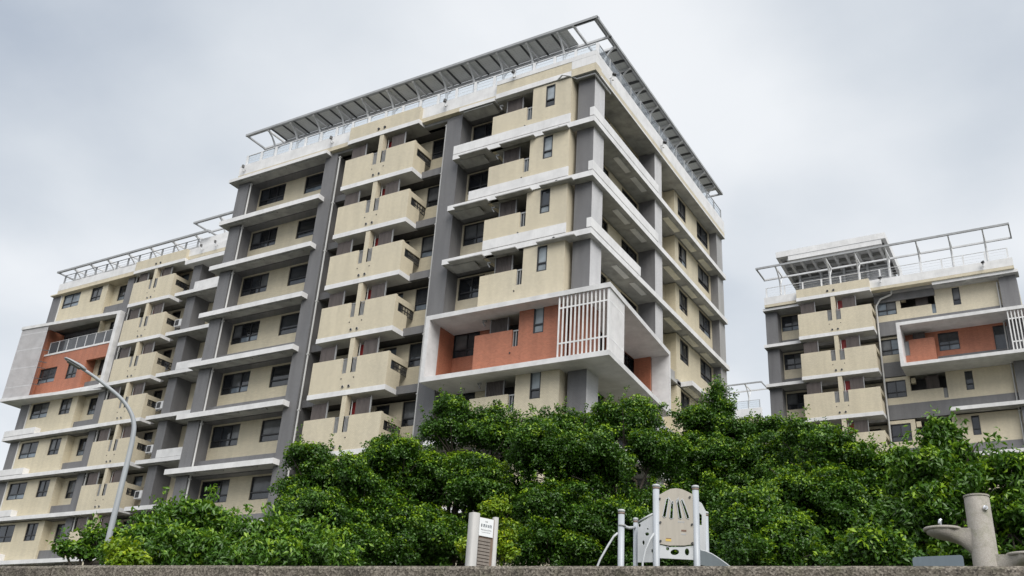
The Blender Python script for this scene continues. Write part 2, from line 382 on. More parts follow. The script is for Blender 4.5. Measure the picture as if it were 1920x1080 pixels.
        if grille:
            m = MB(); g0, g1 = d0-0.55, d1-T-0.12
            m.box(F, u1-0.09, u1-0.05, g0, g1, z+1.22, z+1.26); m.box(F, u1-0.09, u1-0.05, g0, g1, z+1.66, z+1.70); m.box(F, u1-0.09, u1-0.05, g0, g1, z+1.43, z+1.47)
            n = 7
            for i in range(n):
                x = g0 + (g1-g0)*i/(n-1); m.box(F, u1-0.085, u1-0.055, x-0.02, x+0.02, z+1.26, z+1.66)
                if i < n-1 and rnd.random() < 0.6: x2 = x + (g1-g0)/(n-1)*0.5; m.box(F, u1-0.08, u1-0.06, x2-0.05, x2+0.05, z+1.30, z+1.62)
            s.part('side_grille', m, 'frame_dark', parent=bal)
        if screens:
            dS = d1-0.26
            for a, b in ((u0+0.20, u0+1.24), (fc+0.62, fc+1.56)):
                m = MB(); n = 12
                for i in range(n): x = a+(b-a)*i/n; m.box(F, x, x+(b-a)/n*0.80, dS-0.02, dS+0.02, z+0.3, z+3.0)
                m.box(F, a, b, dS-0.045, dS-0.02, z+0.3, z+3.0)
                m.box(F, b, b+0.04, dS-0.04, dS+0.04, z+0.3, z+3.08, 1); s.part('privacy_screen', m, ['screen_brown', 'steel_grey'], parent=bal)
        s.part('service_door', MB().box(F, fc+0.14, fc+0.62, d1-0.60, d1-0.56, z+0.5, z+2.95), 'red_paint', parent=bal)
        m = MB(); c = F.pt(fc+0.22, d1-0.42, z); m.tube([c+Vector((0, 0, 0.4)), c+Vector((0, 0, 3.0))], 0.03, 8); s.part('drain_pipe', m, 'pipe_white', parent=bal)
        return bal
    def floodlight(s, F, u, d, z, mat='steel_white'):
        m = MB(); c = F.pt(u, d, z)
        m.tube([c+F.n*-0.05, c+F.n*0.18], 0.025, 6); m.tube([c+F.n*0.18+Vector((0, 0, -0.18)), c+F.n*0.18+Vector((0, 0, 0.12))], 0.06, 8)
        o = s.part('floodlight', m, mat)
        h = MB(); e = c+F.n*0.22+Vector((0, 0, 0.16)); h.tube([e-F.u*0.10, e+F.u*0.06+F.n*0.10], [0.07, 0.10], 8); s.part('lamp_head', h, 'frame_dark', parent=o)
        return o
    def railing(s, F, u0, u1, d, z, step, h=0.95, glass=True, mat='steel_white', wires=True, r=0.022, name='roof_railing', gmat='clear_glass'):
        m = MB(); n = max(1, round((u1-u0)/step))
        for i in range(n+1): u = u0+(u1-u0)*i/n; m.box(F, u-r*1.7, u+r*1.7, d-r*1.7, d+r*1.7, z, z+h)
        if wires:
            for q in (0.25, 0.5, 0.75): m.box(F, u0, u1, d-0.007, d+0.007, z+h*q, z+h*q+0.012)
        m.box(F, u0, u1, d-r, d+r, z+h-0.02, z+h+0.012)
        o = s.part(name, m, mat)
        if glass:
            for i in range(n):
                a, b = u0+(u1-u0)*i/n+0.05, u0+(u1-u0)*(i+1)/n-0.05
                s.part('glass_panel', MB().box(F, a, b, d-0.008, d+0.006, z+0.10, z+h-0.05), gmat, parent=o)
        return o
    def downpipe(s, F, u, d, z0, z1, kink=True):
        m = MB(); pts = [F.pt(u, d, z) for z in np.linspace(z0, z1, 8)]; m.tube(pts, 0.052, 8)
        z = z0+1.1
        while z < z1: m.box(F, u-0.075, u+0.075, d-0.07, d+0.06, z, z+0.06); z += H
        return s.part('downpipe', m, 'pipe_white', smooth=False)
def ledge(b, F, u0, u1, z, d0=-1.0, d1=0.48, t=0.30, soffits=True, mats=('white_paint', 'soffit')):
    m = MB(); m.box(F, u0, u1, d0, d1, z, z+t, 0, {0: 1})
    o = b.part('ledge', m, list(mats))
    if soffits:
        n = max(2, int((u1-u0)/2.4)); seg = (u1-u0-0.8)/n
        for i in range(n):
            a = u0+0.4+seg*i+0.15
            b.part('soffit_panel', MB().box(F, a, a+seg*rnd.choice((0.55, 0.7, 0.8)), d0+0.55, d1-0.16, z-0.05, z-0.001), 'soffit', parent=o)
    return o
def room_slab(b, F, u0, u1, d0, d1, floors, t=0.3, mat='dark_wall'):
    for k in floors: b.part('floor_slab', MB().box(F, u0, u1, d0, d1, zl(k)+0.005, zl(k)+t), mat)

# ------------------------------------------------------------------ main building (front y=0 faces the park, side x=0)
FR = Face((0, 0), (1, 0), (0, -1)); SD = Face((0, 0), (0, 1), (1, 0))
KS = range(0, 9)
ZB, ZT = GROUND, 32.53
main = Bld('tall cream and grey apartment block in the centre with solar panels on its roof', (-12, 8, GROUND))
main.part('core', MB().box(WORLD, -25.62, -1.6, 1.9, 19.5, ZB, 32.5), 'dark_wall')
main.part('roof_deck', MB().box(WORLD, -25.6, 0.05, 0.05, 19.6, 32.56, 32.85), 'roof_grey')
for u0, u1 in ((-25.65, -24.70), (-18.25, -17.31), (-9.27, -8.24)):
    main.part('column', MB().box(FR, u0, u1, -1.6, 0.0, ZB, ZT), 'grey_tile')
main.part('column', MB().box(FR, -0.95, 0.0, -1.18, 0.0, ZB, ZT, 0, {5: 1}), ['grey_tile', 'pale_grey_tile'])
main.part('column', MB().box(SD, 7.91, 8.95, -1.3, 0.0, ZB, ZT, 0, {3: 1}), ['grey_tile', 'pale_grey_tile'])
main.part('column', MB().box(SD, 18.50, 19.60, -1.3, 0.0, ZB, ZT, 0, {3: 1}), ['grey_tile', 'mid_grey_tile'])
main.part('end_wall', MB().box(WORLD, -25.63, -25.3, 1.6, 19.5, ZB, ZT), 'grey_tile')
# bay A: two windows between grey columns
for k in KS:
    z = zl(k); mw = MB(); holes_wall(mw, FR, -24.70, -18.25, z+0.86, z+3.14, -1.25, -1.0, [(a, a+w, z+1.77, z+3.05) for a, w in ((-24.62, 2.22), (-20.72, 1.85))])
    main.part('wall', mw, 'beige_plain')
    main.part('spandrel_band', MB().box(FR, -24.70, -18.25, -1.25, -0.40, z-0.06, z+0.86), 'grey_tile')
main.part('spandrel_band', MB().box(FR, -24.70, -18.25, -1.25, -0.40, 32.44, 32.74), 'grey_tile')
for k in KS:
    z = zl(k)
    main.window(FR, -24.62, z+1.77, 2.22, 1.28, -1.10, 'three'); main.window(FR, -20.72, z+1.77, 1.85, 1.28, -1.10, 'one')
    ledge(main, FR, -26.15, -17.85, z, -0.398, 0.48)
    main.part('ledge', MB().box(FR, -26.15, -25.66, -1.4, -0.40, z, z+0.30), 'white_paint')
ledge(main, FR, -26.1, -17.8, 32.50, -0.398, 0.48, 0.22)
main.downpipe(FR, -24.60, -0.10, ZB, 32.4); main.downpipe(FR, -17.18, -0.10, ZB, 32.4); main.downpipe(FR, -9.40, -0.16, ZB, 32.4)
# bay B: stacked balconies
for k in KS:
    z = zl(k); mw = MB()
    holes_wall(mw, FR, -17.31, -9.27, z+0.30, z+3.10, -1.45, -1.2, [(-11.07, -9.55, z+1.75, z+3.08), (-12.85, -11.93, z+0.4, z+3.05), (-15.0, -13.9, z+0.4, z+3.0)])
    main.part('wall', mw, 'beige_plain')
room_slab(main, FR, -17.31, -9.27, -1.7, -0.62, range(-1, 9))
for k in range(-1, 9): main.part('edge_beam', MB().box(FR, -17.31, -9.27, -0.62, -0.40, zl(k)+0.01, zl(k)+0.44), 'grey_tile')
for k in KS:
    z = zl(k)
    main.window(FR, -11.07, z+1.75, 1.52, 1.33, -1.30, 'two'); main.window(FR, -12.85, z+0.4, 0.92, 2.65, -1.34, 'plain'); main.window(FR, -15.0, z+0.4, 1.1, 2.6, -1.34, 'plain')
    main.balcony(FR, -16.1, -11.0, z)
# bay C: tiled wall with loggia, narrow window, ledge and fascia
for k in KS:
    z = zl(k); lo, hi = z+0.0, z+3.2; nm, mt = ('red_wall', 'red_tile') if k == 4 else ('wall', 'beige_tile')
    tgt = MB(); holes_wall(tgt, FR, -5.90, -1.15, lo, hi, 0.20, 0.40, [(-5.90, -3.45, z+2.12, hi), (-3.80, -3.45, z+1.25, z+2.12), (-2.66, -2.11, z+1.74, z+3.10)])
    tgt.box(FR, -1.35, -1.15, -0.6, 0.20, lo, hi); tgt.box(FR, -5.90, -5.70, -1.0, 0.20, lo, z+2.12)
    main.part(nm, tgt, mt, 'terracotta tiled wall inside the projecting white frame' if k == 4 else None)
    tgt = MB(); holes_wall(tgt, FR, -8.24, -5.0, z+0.25, z+3.1, -1.25, -1.0, [(-8.14, -6.55, z+1.77, z+3.05)]); main.part(nm, tgt, mt)
    if k == 4: main.part(nm, MB().box(FR, -8.23, -8.10, -1.0, 0.28, z+0.25, z+3.0), mt)
main.part('loggia_back', MB().box(FR, -5.0, -1.2, -1.3, -1.05, ZB, 32.5), 'dark_wall')
room_slab(main, FR, -5.88, -1.16, -1.7, 0.18, range(-1, 9), 0.25, 'soffit'); room_slab(main, FR, -8.24, -5.92, -1.7, -0.55, range(-1, 9), 0.28, 'grey_tile')
fasc_l = {0: -8.28, 1: -7.0, 2: -5.85}
for k in KS:
    z = zl(k)
    main.window(FR, -8.14, z+1.77, 1.59, 1.28, -1.10, 'two'); main.window(FR, -2.66, z+1.74, 0.55, 1.36, 0.34, 'narrow')
    m = MB()
    for i in range(3): x = -3.78+0.15*i; m.box(FR, x, x+0.03, 0.28, 0.31, z+1.25, z+2.05)
    m.box(FR, -3.80, -3.45, 0.27, 0.32, z+2.05, z+2.12); o = main.part('slot_railing', m, 'steel_grey')
    main.part('slot_glass', MB().box(FR, -3.80, -3.45, 0.24, 0.25, z+1.25, z+2.04), 'pane_blue' if k < 2 else 'pane_mid', parent=o)
    m = MB(); n = 11
    for i in range(n): x = -5.25+0.95*i/n; m.box(FR, x, x+0.07, -0.02, 0.02, z+1.9, z+3.19)
    m.box(FR, -5.25, -4.30, -0.045, -0.02, z+1.9, z+3.19); m.box(FR, -4.30, -4.26, -0.04, 0.04, z+1.9, z+3.19, 1); m.box(FR, -5.29, -5.25, -0.04, 0.04, z+1.9, z+3.19, 1)
    main.part('privacy_screen', m, ['screen_brown', 'steel_grey'])
    m = MB(); c = FR.pt(-5.5, 0.1, z+2.95); m.tube([c, c+FR.u*-0.2+Vector((0, 0, 0.05))], 0.05, 6); m.tube([c+FR.u*-0.2, c+FR.u*-0.05+Vector((0, 0, -0.25))], 0.035, 6); main.part('awning_bracket', m, 'steel_grey')
    c = FR.pt(-3.85, 0.40, z+0.95); m = MB(); m.tube([c, c+FR.n*0.03], 0.04, 8); main.part('weep_hole', m, 'frame_dark')
    if k not in (3, 4):
        ledge(main, FR, -8.28, 0.252, z, 0.19 if k else 0.19, 0.48)
        ledge(main, FR, -8.28, -5.92, z, -0.55, 0.188, 0.28, False)
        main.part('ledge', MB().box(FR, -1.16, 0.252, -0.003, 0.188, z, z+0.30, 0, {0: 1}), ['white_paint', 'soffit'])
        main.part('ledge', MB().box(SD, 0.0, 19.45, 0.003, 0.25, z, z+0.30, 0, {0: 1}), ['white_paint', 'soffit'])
        c = FR.pt(-1.75, 0.48, z+0.13); m = MB(); m.tube([c, c+FR.n*0.02], 0.085, 10); main.part('drain_outlet', m, 'black_hole')
    if k in fasc_l:
        main.part('fascia', MB().box(FR, fasc_l[k], -1.12, 0.41, 0.475, z+0.345, z+0.88), 'white_paint')
        end = {0: 7.88, 1: 7.82, 2: 5.38}[k]
        m = MB(); m.box(FR, 0.0, 0.249, -0.05, 0.478, z+0.36, z+0.86); m.box(SD, 0.05, end, 0.12, 0.249, z+0.36, z+0.86); main.part('fascia', m, 'white_paint')
ledge(main, FR, -8.15, -5.85, 32.50, -0.5, 0.48, 0.22)
main.part('awning_slope', MB().prism([FR.pt(-7.9, 0.40, 32.46), FR.pt(-7.9, -0.35, 32.34), FR.pt(-7.9, -0.35, 32.29), FR.pt(-7.9, 0.40, 32.40)], FR.u*1.9), 'soffit')
for k in (0, 1, 2):
    z = zl(k); main.part('awning_slope', MB().prism([FR.pt(-7.9, 0.30, z-0.02), FR.pt(-7.9, -0.35, z-0.16), FR.pt(-7.9, -0.35, z-0.20), FR.pt(-7.9, 0.30, z-0.08)], FR.u*1.5), 'soffit')
# projecting white frame round the terracotta floor
BX0, BX1, BY, ZB0, ZB1 = -8.34, 1.65, 1.2, 16.34, 19.80
C0, C1 = Vector((BX1, -BY, 0)), Vector((0.95, 7.62, 0))
def plan(z0, z1, pts): return MB().prism([Vector((x, y, z0)) for x, y in pts], (0, 0, z1-z0))
t_ = 0.24
outer = [(BX0, -BY), (BX1, -BY), (0.95, 7.62), (-0.02, 7.62), (-0.02, 0.02), (-1.0, 0.02), (BX0, 0.02)]
inner_lo = [(BX0, 0.0), (BX0, -BY), (BX1, -BY), (0.95, 7.62), (-1.0, 7.62), (-1.0, 0.0)]
fr = MB()
for z0, z1 in ((ZB0, ZB0+t_), (ZB1-t_, ZB1)):
    fr.prism([Vector((x, y, z0)) for x, y in [(BX0, 0.95), (BX0, -BY), (BX1, -BY), (0.95, 7.62), (-0.95, 7.62), (-0.95, 0.95)]], (0, 0, z1-z0))
fr.prism([Vector((BX0, -BY, ZB0+t_)), Vector((BX0+t_, -BY, ZB0+t_)), Vector((BX0+t_, -0.28, ZB0+t_)), Vector((BX0, -0.28, ZB0+t_))], (0, 0, ZB1-ZB0-2*t_))
fr.prism([Vector((0.95, 7.62, ZB0+t_)), Vector((-0.02, 7.62, ZB0+t_)), Vector((-0.02, 7.44, ZB0+t_)), Vector((0.965, 7.44, ZB0+t_))], (0, 0, ZB1-ZB0-2*t_))
proj = main.part('projecting_frame', fr, 'box_white', 'white concrete frame projecting around the terracotta corner')
main.part('red_return', MB().box(SD, 7.30, 7.42, -0.95, -0.03, ZB0+t_, ZB1-t_), 'red_tile')
main.part('red_cladding', MB().box(FR, -0.965, 0.02, -1.2, 0.02, ZB0+t_, ZB1-t_), 'red_tile')
def slat_row(P0, P1, n, w, dep, z0, z1, mat='white_paint', parent=None):
    dirv = (P1-P0).normalized(); nv = Vector((dirv.y, -dirv.x, 0))
    for i in range(n):
        c = P0 + (P1-P0)*i/(n-1)
        a = c - dirv*w/2
        m = MB().prism([a, a+dirv*w, a+dirv*w-nv*dep, a-nv*dep], (0, 0, z1-z0)); m.v = [v+Vector((0, 0, z0)) for v in m.v]
        main.part('slat', m, mat, parent=parent)
    for z in (17.25, 18.98): main.part('slat_rail', MB().bar(P0-nv*0.03+Vector((0, 0, z)), P1-nv*0.03+Vector((0, 0, z)), 0.045, 0.07), mat, parent=parent)
slat_row(Vector((-0.92, -1.13, 0)), Vector((1.52, -1.13, 0)), 13, 0.062, 0.05, ZB0+t_-0.005, ZB1-t_+0.005, parent=proj)
sdir = (C1-C0).normalized()
slat_row(C0+sdir*0.12+Vector((-0.05, 0, 0)), C0+sdir*1.95+Vector((-0.05, 0, 0)), 14, 0.07, 0.06, ZB0+t_-0.005, ZB1-t_+0.005, parent=proj)
# side loggias and windows
for k in KS:
    z = zl(k); tgt = MB(); holes_wall(tgt, SD, 1.18, 7.91, z+0.25, z+3.12, -1.25, -1.0, [(5.65, 7.85, z+0.9, z+3.08), (3.0, 3.97, z+0.9, z+3.08)])
    main.part('red_wall' if k == 4 else 'wall', tgt, 'red_tile' if k == 4 else 'beige_plain')
    mw = MB(); holes_wall(mw, SD, 12.2, 18.50, z+0.25, z+3.14, -0.75, -0.5, [(12.8, 14.22, z+1.72, z+3.05), (16.15, 18.28, z+1.77, z+3.10)])
    mw.box(SD, 12.2, 12.4, -1.4, -0.75, z+0.25, z+3.14); mw.box(SD, 8.95, 12.2, -1.4, -1.2, z+0.25, z+3.14); main.part('wall', mw, 'beige_plain')
    main.part('edge_beam', MB().box(SD, 12.2, 18.5, -0.9, -0.46, z+0.02, z+0.30), 'mid_grey_tile'); main.part('edge_beam', MB().box(SD, 8.95, 12.19, -1.2, -0.6, z-0.02, z+0.75 if k == 3 else z+0.30), 'mid_grey_tile')
room_slab(main, SD, 1.18, 7.9, -1.5, 0.0, range(-1, 9), 0.25, 'soffit')
room_slab(main, SD, 8.95, 19.4, -1.6, -0.46, range(-1, 9), 0.22, 'soffit')
for k in KS:
    z = zl(k)
    main.window(SD, 5.65, z+0.9, 2.2, 2.18, -1.12, 'two'); main.window(SD, 3.0, z+0.9, 0.97, 2.18, -1.12, 'plain')
    main.window(SD, 12.8, z+1.72, 1.42, 1.33, -0.60, 'two'); main.window(SD, 16.15, z+1.77, 2.13, 1.33, -0.60, 'two')
    u0 = 12.7 if k >= 3 else 8.95
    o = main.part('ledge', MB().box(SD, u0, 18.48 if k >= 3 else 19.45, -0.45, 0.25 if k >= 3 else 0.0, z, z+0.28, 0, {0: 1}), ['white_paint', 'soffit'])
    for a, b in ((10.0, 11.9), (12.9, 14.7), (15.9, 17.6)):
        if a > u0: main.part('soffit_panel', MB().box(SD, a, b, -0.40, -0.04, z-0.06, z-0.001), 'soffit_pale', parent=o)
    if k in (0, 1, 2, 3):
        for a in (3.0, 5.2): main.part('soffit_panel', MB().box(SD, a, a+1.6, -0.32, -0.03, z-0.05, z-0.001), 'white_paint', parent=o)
# roof edge
rp = MB()
rp.box(FR, -25.6, 0.25, -0.1, 0.24, 33.02, 33.75); rp.box(SD, 0.1, 19.50, -0.1, 0.25, 32.86, 33.75)
main.part('parapet', rp, 'white_paint')
rp = MB(); rp.box(FR, -25.6, 0.249, -0.1, 0.238, 32.74, 33.02); rp.box(SD, 0.1, 19.49, -0.1, 0.246, 32.60, 32.86)
main.part('parapet_base', rp, 'beige_tile')
main.part('eave', MB().box(FR, -1.155, 0.253, -0.2, 0.46, 32.52, 32.98, 0, {0: 1}), ['beige_tile', 'soffit']); main.part('eave_band', MB().box(FR, -1.155, 0.256, -0.2, 0.464, 32.98, 33.50), 'white_paint')
main.part('eave', MB().box(SD, 0.0, 19.6, -0.46, 0.246, 32.50, 32.60, 0, {0: 1}), ['white_paint', 'soffit'])
m = MB(); m.box(FR, -16.1, -10.92, -0.66, 0.50, 32.82, 33.74); main.part('roof_fascia', m, 'beige_tile'); main.part('slab_band', MB().box(FR, -16.13, -10.89, -0.66, 0.53, 32.55, 32.82, 0, {0: 1}), ['white_paint', 'soffit'])
m = MB(); m.box(FR, -5.78, -1.16, -0.2, 0.45, 32.90, 33.50); main.part('roof_fascia', m, 'beige_tile'); main.part('slab_band', MB().box(FR, -5.80, -1.165, -0.2, 0.47, 32.60, 32.90), 'white_paint')
main.part('parapet_cap', MB().box(FR, -5.79, 0.26, -0.12, 0.47, 33.50, 33.76), 'white_paint')
for du in (-13.85, -13.4): m = MB(); c = FR.pt(du, 0.5, 33.02); m.tube([c, c+FR.n*0.06], 0.08, 8); main.part('drain_vent', m, 'frame_dark')
for u, d, z in ((-25.0, 0.24, 33.3), (-17.6, 0.24, 33.35), (-9.2, 0.24, 33.4), (-4.6, 0.46, 33.7)): main.floodlight(FR, u, d, z)
for u in (1.2, 8.2): main.floodlight(SD, u, 0.25, 33.1)
m = MB(); m.tube([FR.pt(-2.0, 0.42, 32.62), FR.pt(-1.6, 0.62, 32.68), FR.pt(-1.25, 0.45, 32.62), FR.pt(-0.9, 0.30, 32.42), FR.pt(0.12, 0.30, 32.42), SD.pt(1.6, 0.12, 32.42)], 0.045, 8); main.part('conduit', m, 'steel_white')
main.railing(FR, -25.3, 0.1, 0.02, 33.75, 1.25, 0.85, r=0.04, mat='canopy_white'); main.railing(SD, 0.2, 19.4, 0.06, 33.75, 1.35, 0.95, mat='steel_grey')

# ------------------------------------------------------------------ rooftop canopies
def canopy(name, label, F, u0, u1, z, d_out, depth, zpar, rafters, panels=None, gap=0.1, end_frames=True, strut=True):
    base = F.pt((u0+u1)/2, d_out-depth/2, zpar)
    root = empty(name, base, label, 'canopy')
    def part(nm, mb, mat, smooth=False): return mb.build(nm, mat, root, base, smooth)
    m = MB(); m.box(F, u0, u1, d_out-0.11, d_out, z-0.14, z+0.01); part('edge_beam', m, 'steel_grey')
    m = MB(); m.box(F, u0, u1, d_out-0.30, d_out-0.18, z-0.03, z+0.06); part('edge_beam', m, 'steel_grey')
    m = MB(); m.box(F, u0, u1, d_out-depth, d_out-depth+0.11, z-0.16, z-0.03); part('inner_beam', m, 'steel_white')
    for u in (u0+0.05, u1-0.05):
        part('end_beam', MB().box(F, u-0.045, u+0.045, d_out-depth+0.11, d_out-0.11, z-0.12, z-0.01), 'steel_grey')
    for u in rafters:
        part('rafter', MB().box(F, u-0.04, u+0.04, d_out-depth+0.11, d_out-0.115, z-0.15, z-0.012), 'canopy_white')
        p0 = F.pt(u, d_out-depth*0.62, zpar-0.1); pts = [p0+Vector((0, 0, h)) for h in (0, 0.7, (z-zpar)*0.55)]
        e = F.pt(u, d_out-0.25, z-0.08); c = pts[-1]
        for q in (0.25, 0.5, 0.75, 1.0):
            a = c.lerp(Vector((c.x, c.y, z-0.45)), q); pts.append(a.lerp(e, q*q))
        part('post', MB().tube(pts, [0.085, 0.085, 0.08, 0.075, 0.065, 0.055, 0.05], 8), 'canopy_white', True)
        if strut:
            q0 = F.pt(u, d_out-depth*0.62, zpar+(z-zpar)*0.50); part('strut', MB().bar(q0, F.pt(u, d_out-depth+0.06, z-0.12), 0.06), 'canopy_white')
    for (a, b, d0, d1) in (panels or []):
        o = part('solar_panel', MB().box(F, a, b, d0, d1, z-0.004, z+0.035), 'panel_cells')
        MB().box(F, a-gap, a-0.002, d0, d1, z-0.05, z+0.03).build('panel_rail', 'frame_dark', o, base)
    return root
raf = [-23.62+1.943*i for i in range(12)]
pn = []
x = -23.44
while x < -1.8: pn.append((x+0.11, x+0.9886, -1.22, 0.30)); x += 0.9886
canopy('solar_canopy', 'long solar panel canopy along the front roof edge of the central block', FR, -25.45, 0.25, 36.08, 0.48, 1.80, 33.75, raf, pn)
raf2 = [2.2+2.02*i for i in range(9)]
pn = []; x = 2.35
while x < 17.9: pn.append((x+0.19, x+1.035, -1.15, 0.04)); x += 1.035
canopy('solar_canopy', 'solar panel canopy receding along the right side roof edge of the central block', SD, -0.46, 19.5, 36.06, 0.25, 1.5, 33.75, raf2, pn, 0.19)

# ------------------------------------------------------------------ left wing (set back, same storeys)
W = Face((0, 6.7), (1, 0), (0, -1))
KW = range(0, 9)
wing = Bld('set back cream apartment wing at the left with a red panel in white frame', (-42, 12, GROUND)); wing.sky = False
wing.part('core', MB().box(W, -54.2, -25.7, -14, -1.7, ZB, 32.5), 'dark_wall')
wing.part('roof_deck', MB().box(W, -54.2, -25.7, -14, -0.1, 32.56, 32.8), 'roof_grey')
wing.part('end_wall', MB().box(W, -54.3, -54.0, -14, -1.0, ZB, 32.5), 'grey_tile')
for u0, u1 in ((-54.3, -53.2), (-44.62, -43.85), (-36.98, -36.08), (-30.3, -29.4)): wing.part('column', MB().box(W, u0, u1, -1.5, 0, ZB, 32.45), 'grey_tile')
for k in KW:
    z = zl(k); mw = MB()
    if k != 1: holes_wall(mw, W, -53.2, -47.05, z+0.2, z+3.14, -0.25, 0.0, [(-52.75, -50.55, z+1.72, z+3.0), (-49.1, -47.75, z+1.72, z+3.0)])
    mw.box(W, -47.25, -47.05, -0.65, -0.25, z+0.2, z+3.14); wing.part('wall', mw, 'beige_plain')
    mw = MB(); holes_wall(mw, W, -47.05, -44.62, z+1.0, z+3.14, -0.80, -0.60, [(-46.4, -44.85, z+1.6, z+2.95)]); wing.part('wall', mw, 'beige_plain')
    wing.part('spandrel_band', MB().box(W, -47.05, -44.62, -0.80, -0.15, z-0.05, z+1.0), 'grey_tile')
    mw = MB(); holes_wall(mw, W, -43.85, -36.98, z+0.3, z+3.1, -1.45, -1.2, [(-39.9, -38.9, z+1.3, z+2.95), (-38.35, -37.4, z+0.4, z+3.0)]); wing.part('wall', mw, 'beige_plain')
    mw = MB(); holes_wall(mw, W, -36.08, -25.66, z+0.3, z+3.1, -1.6, -1.35, [(-35.2, -33.6, z+0.5, z+3.0)]); wing.part('wall', mw, 'beige_plain')
    wing.part('edge_beam', MB().box(W, -43.85, -36.98, -0.62, -0.40, z+0.01, z+0.44), 'grey_tile')
room_slab(wing, W, -53.2, -25.7, -1.8, -0.45, range(-1, 9), 0.25, 'soffit')
for k in KW:
    z = zl(k)
    wing.sky = (k == 0)
    if k != 1: wing.window(W, -52.75, z+1.72, 2.2, 1.28, -0.10, 'two'); wing.window(W, -49.1, z+1.72, 1.35, 1.28, -0.10, 'two')
    wing.window(W, -46.4, z+1.6, 1.55, 1.35, -0.70, 'two')
    wing.sky = False
    wing.window(W, -39.9, z+1.3, 1.0, 1.65, -1.34, 'plain'); wing.window(W, -38.35, z+0.4, 0.95, 2.6, -1.34, 'plain'); wing.window(W, -35.2, z+0.5, 1.6, 2.5, -1.48, 'two')
    wing.balcony(W, -43.1, -38.4, z)
    if k not in (0, 1):
        ledge(wing, W, -54.75, -43.0, z, -0.15, 0.5, 0.28)
        if k > 2: wing.part('ledge', MB().box(W, -54.75, -54.31, -4.0, -0.46, z, z+0.28), 'white_paint')
        if k > 2: wing.part('fascia', MB().box(W, -54.72, -50.77, -0.1, 0.498, z+0.32, z+0.80), 'white_paint')
    ledge(wing, W, -37.85, -25.9, z, -0.5, 0.5, 0.28)
    if k in (1, 3, 4, 5, 6):
        u = -37.75+rnd.uniform(-0.1, 0.05); o = wing.part('air_conditioner', MB().box(W, u, u+0.72, -0.35, -0.03, z+0.95, z+1.5), 'steel_white')
        wing.part('fan_grille', MB().box(W, u+0.08, u+0.46, -0.03, -0.015, z+1.02, z+1.44), 'frame_dark', parent=o)
    if k % 2 == 0: wing.part('fascia', MB().box(W, -35.92, -28.0, 0.30, 0.45, z+0.32, z+0.88), 'white_paint')
# projecting two-storey frame on the wing
wb = [(-55.25, -1.35), (-43.95, -0.42), (-43.95, 0.05), (-53.3, 0.05), (-53.3, 1.0), (-55.25, 1.0)]
def wpt(x, y, z): return Vector((x, 6.7+y, z))
zb0, zb1 = 22.82, 29.32
fr = MB()
for z0, z1 in ((zb0, zb0+0.25), (zb1-0.25, zb1)): fr.prism([wpt(x, y, z0) for x, y in wb], (0, 0, z1-z0))
fr.prism([wpt(-44.3, -0.45, zb0+0.25), wpt(-43.95, -0.42, zb0+0.25), wpt(-43.95, 0.04, zb0+0.25), wpt(-44.3, 0.04, zb0+0.25)], (0, 0, zb1-zb0-0.5))
wproj = wing.part('projecting_frame', fr, 'box_white', 'two storey white concrete frame around the red panel')
sdir = (wpt(-43.95, -0.42, 0)-wpt(-55.25, -1.35, 0)).normalized(); nvec = Vector((sdir.y, -sdir.x, 0))
A0 = wpt(-55.2, -1.28, 0)
for i in range(24):
    c = A0 + sdir*(0.02+3.05*i/23); m = MB().prism([c, c+sdir*0.06, c+sdir*0.06-nvec*0.05, c-nvec*0.05], (0, 0, zb1-zb0-0.5)); m.v = [v+Vector((0, 0, zb0+0.25)) for v in m.v]
    wing.part('slat', m, 'slat_grey', parent=wproj)
for z in (24.0, 25.6, 27.2, 28.6): wing.part('slat_rail', MB().bar(A0+sdir*0.0-nvec*0.05+Vector((0, 0, z)), A0+sdir*3.1-nvec*0.05+Vector((0, 0, z)), 0.05, 0.08), 'steel_white', parent=wproj)
for z in (24.1, 24.6, 25.5, 26.0, 27.0): wing.part('slat_bracket', MB().bar(A0+sdir*3.05+Vector((0, 0, z)), A0+sdir*3.5-nvec*0.5+Vector((0, 0, z)), 0.05), 'frame_dark', parent=wproj)
mr = MB(); z = zl(2)
holes_wall(mr, W, -53.19, -47.0, zb0+0.25, 26.75, 0.0, 0.22, [(-52.75, -50.55, 24.35, 25.62), (-49.2, -47.85, 24.35, 25.62)])
mr.box(W, -47.25, -47.0, -1.0, 0.0, zb0+0.25, 26.75)
mr.box(W, -47.0, -44.3, 0.0, 0.22, 25.65, 26.75); mr.box(W, -47.0, -44.3, -1.09, -1.0, zb0+0.25, 25.65)
mr.box(W, -54.29, -52.78, 0.23, 0.34, zb0+0.25, zb1-0.25); mr.box(W, -53.19, -52.78, -1.0, 0.23, 26.92, zb1-0.25); mr.box(W, -53.4, -53.19, -1.0, 0.0, 26.75, zb1-0.25)
wing.part('red_wall', mr, 'red_tile', 'terracotta wall panel inside the two storey white frame')
wing.window(W, -52.75, 24.35, 2.2, 1.27, 0.12, 'two'); wing.window(W, -49.2, 24.35, 1.35, 1.27, 0.12, 'two')
wing.part('white_sill', MB().box(W, -53.18, -44.3, 0.0, 0.26, 26.75, 26.90), 'white_paint')
wing.railing(W, -52.5, -44.4, 0.12, 26.9, 1.15, 1.05, r=0.018, wires=False, name='terrace_railing', gmat='pane_mid')
wing.part('terrace_back', MB().box(W, -53.18, -44.6, -1.3, -1.1, 26.4, 29.2), 'dark_wall')
wing.window(W, -52.9, 26.95, 4.4, 1.9, -1.04, 'strip')
rp = MB(); rp.box(W, -53.5, -25.8, -0.1, 0.25, 32.78, 33.40); wing.part('parapet', rp, 'white_paint')
rp = MB(); rp.box(W, -53.5, -25.8, -0.1, 0.245, 32.5, 32.78); wing.part('parapet_base', rp, 'beige_tile')
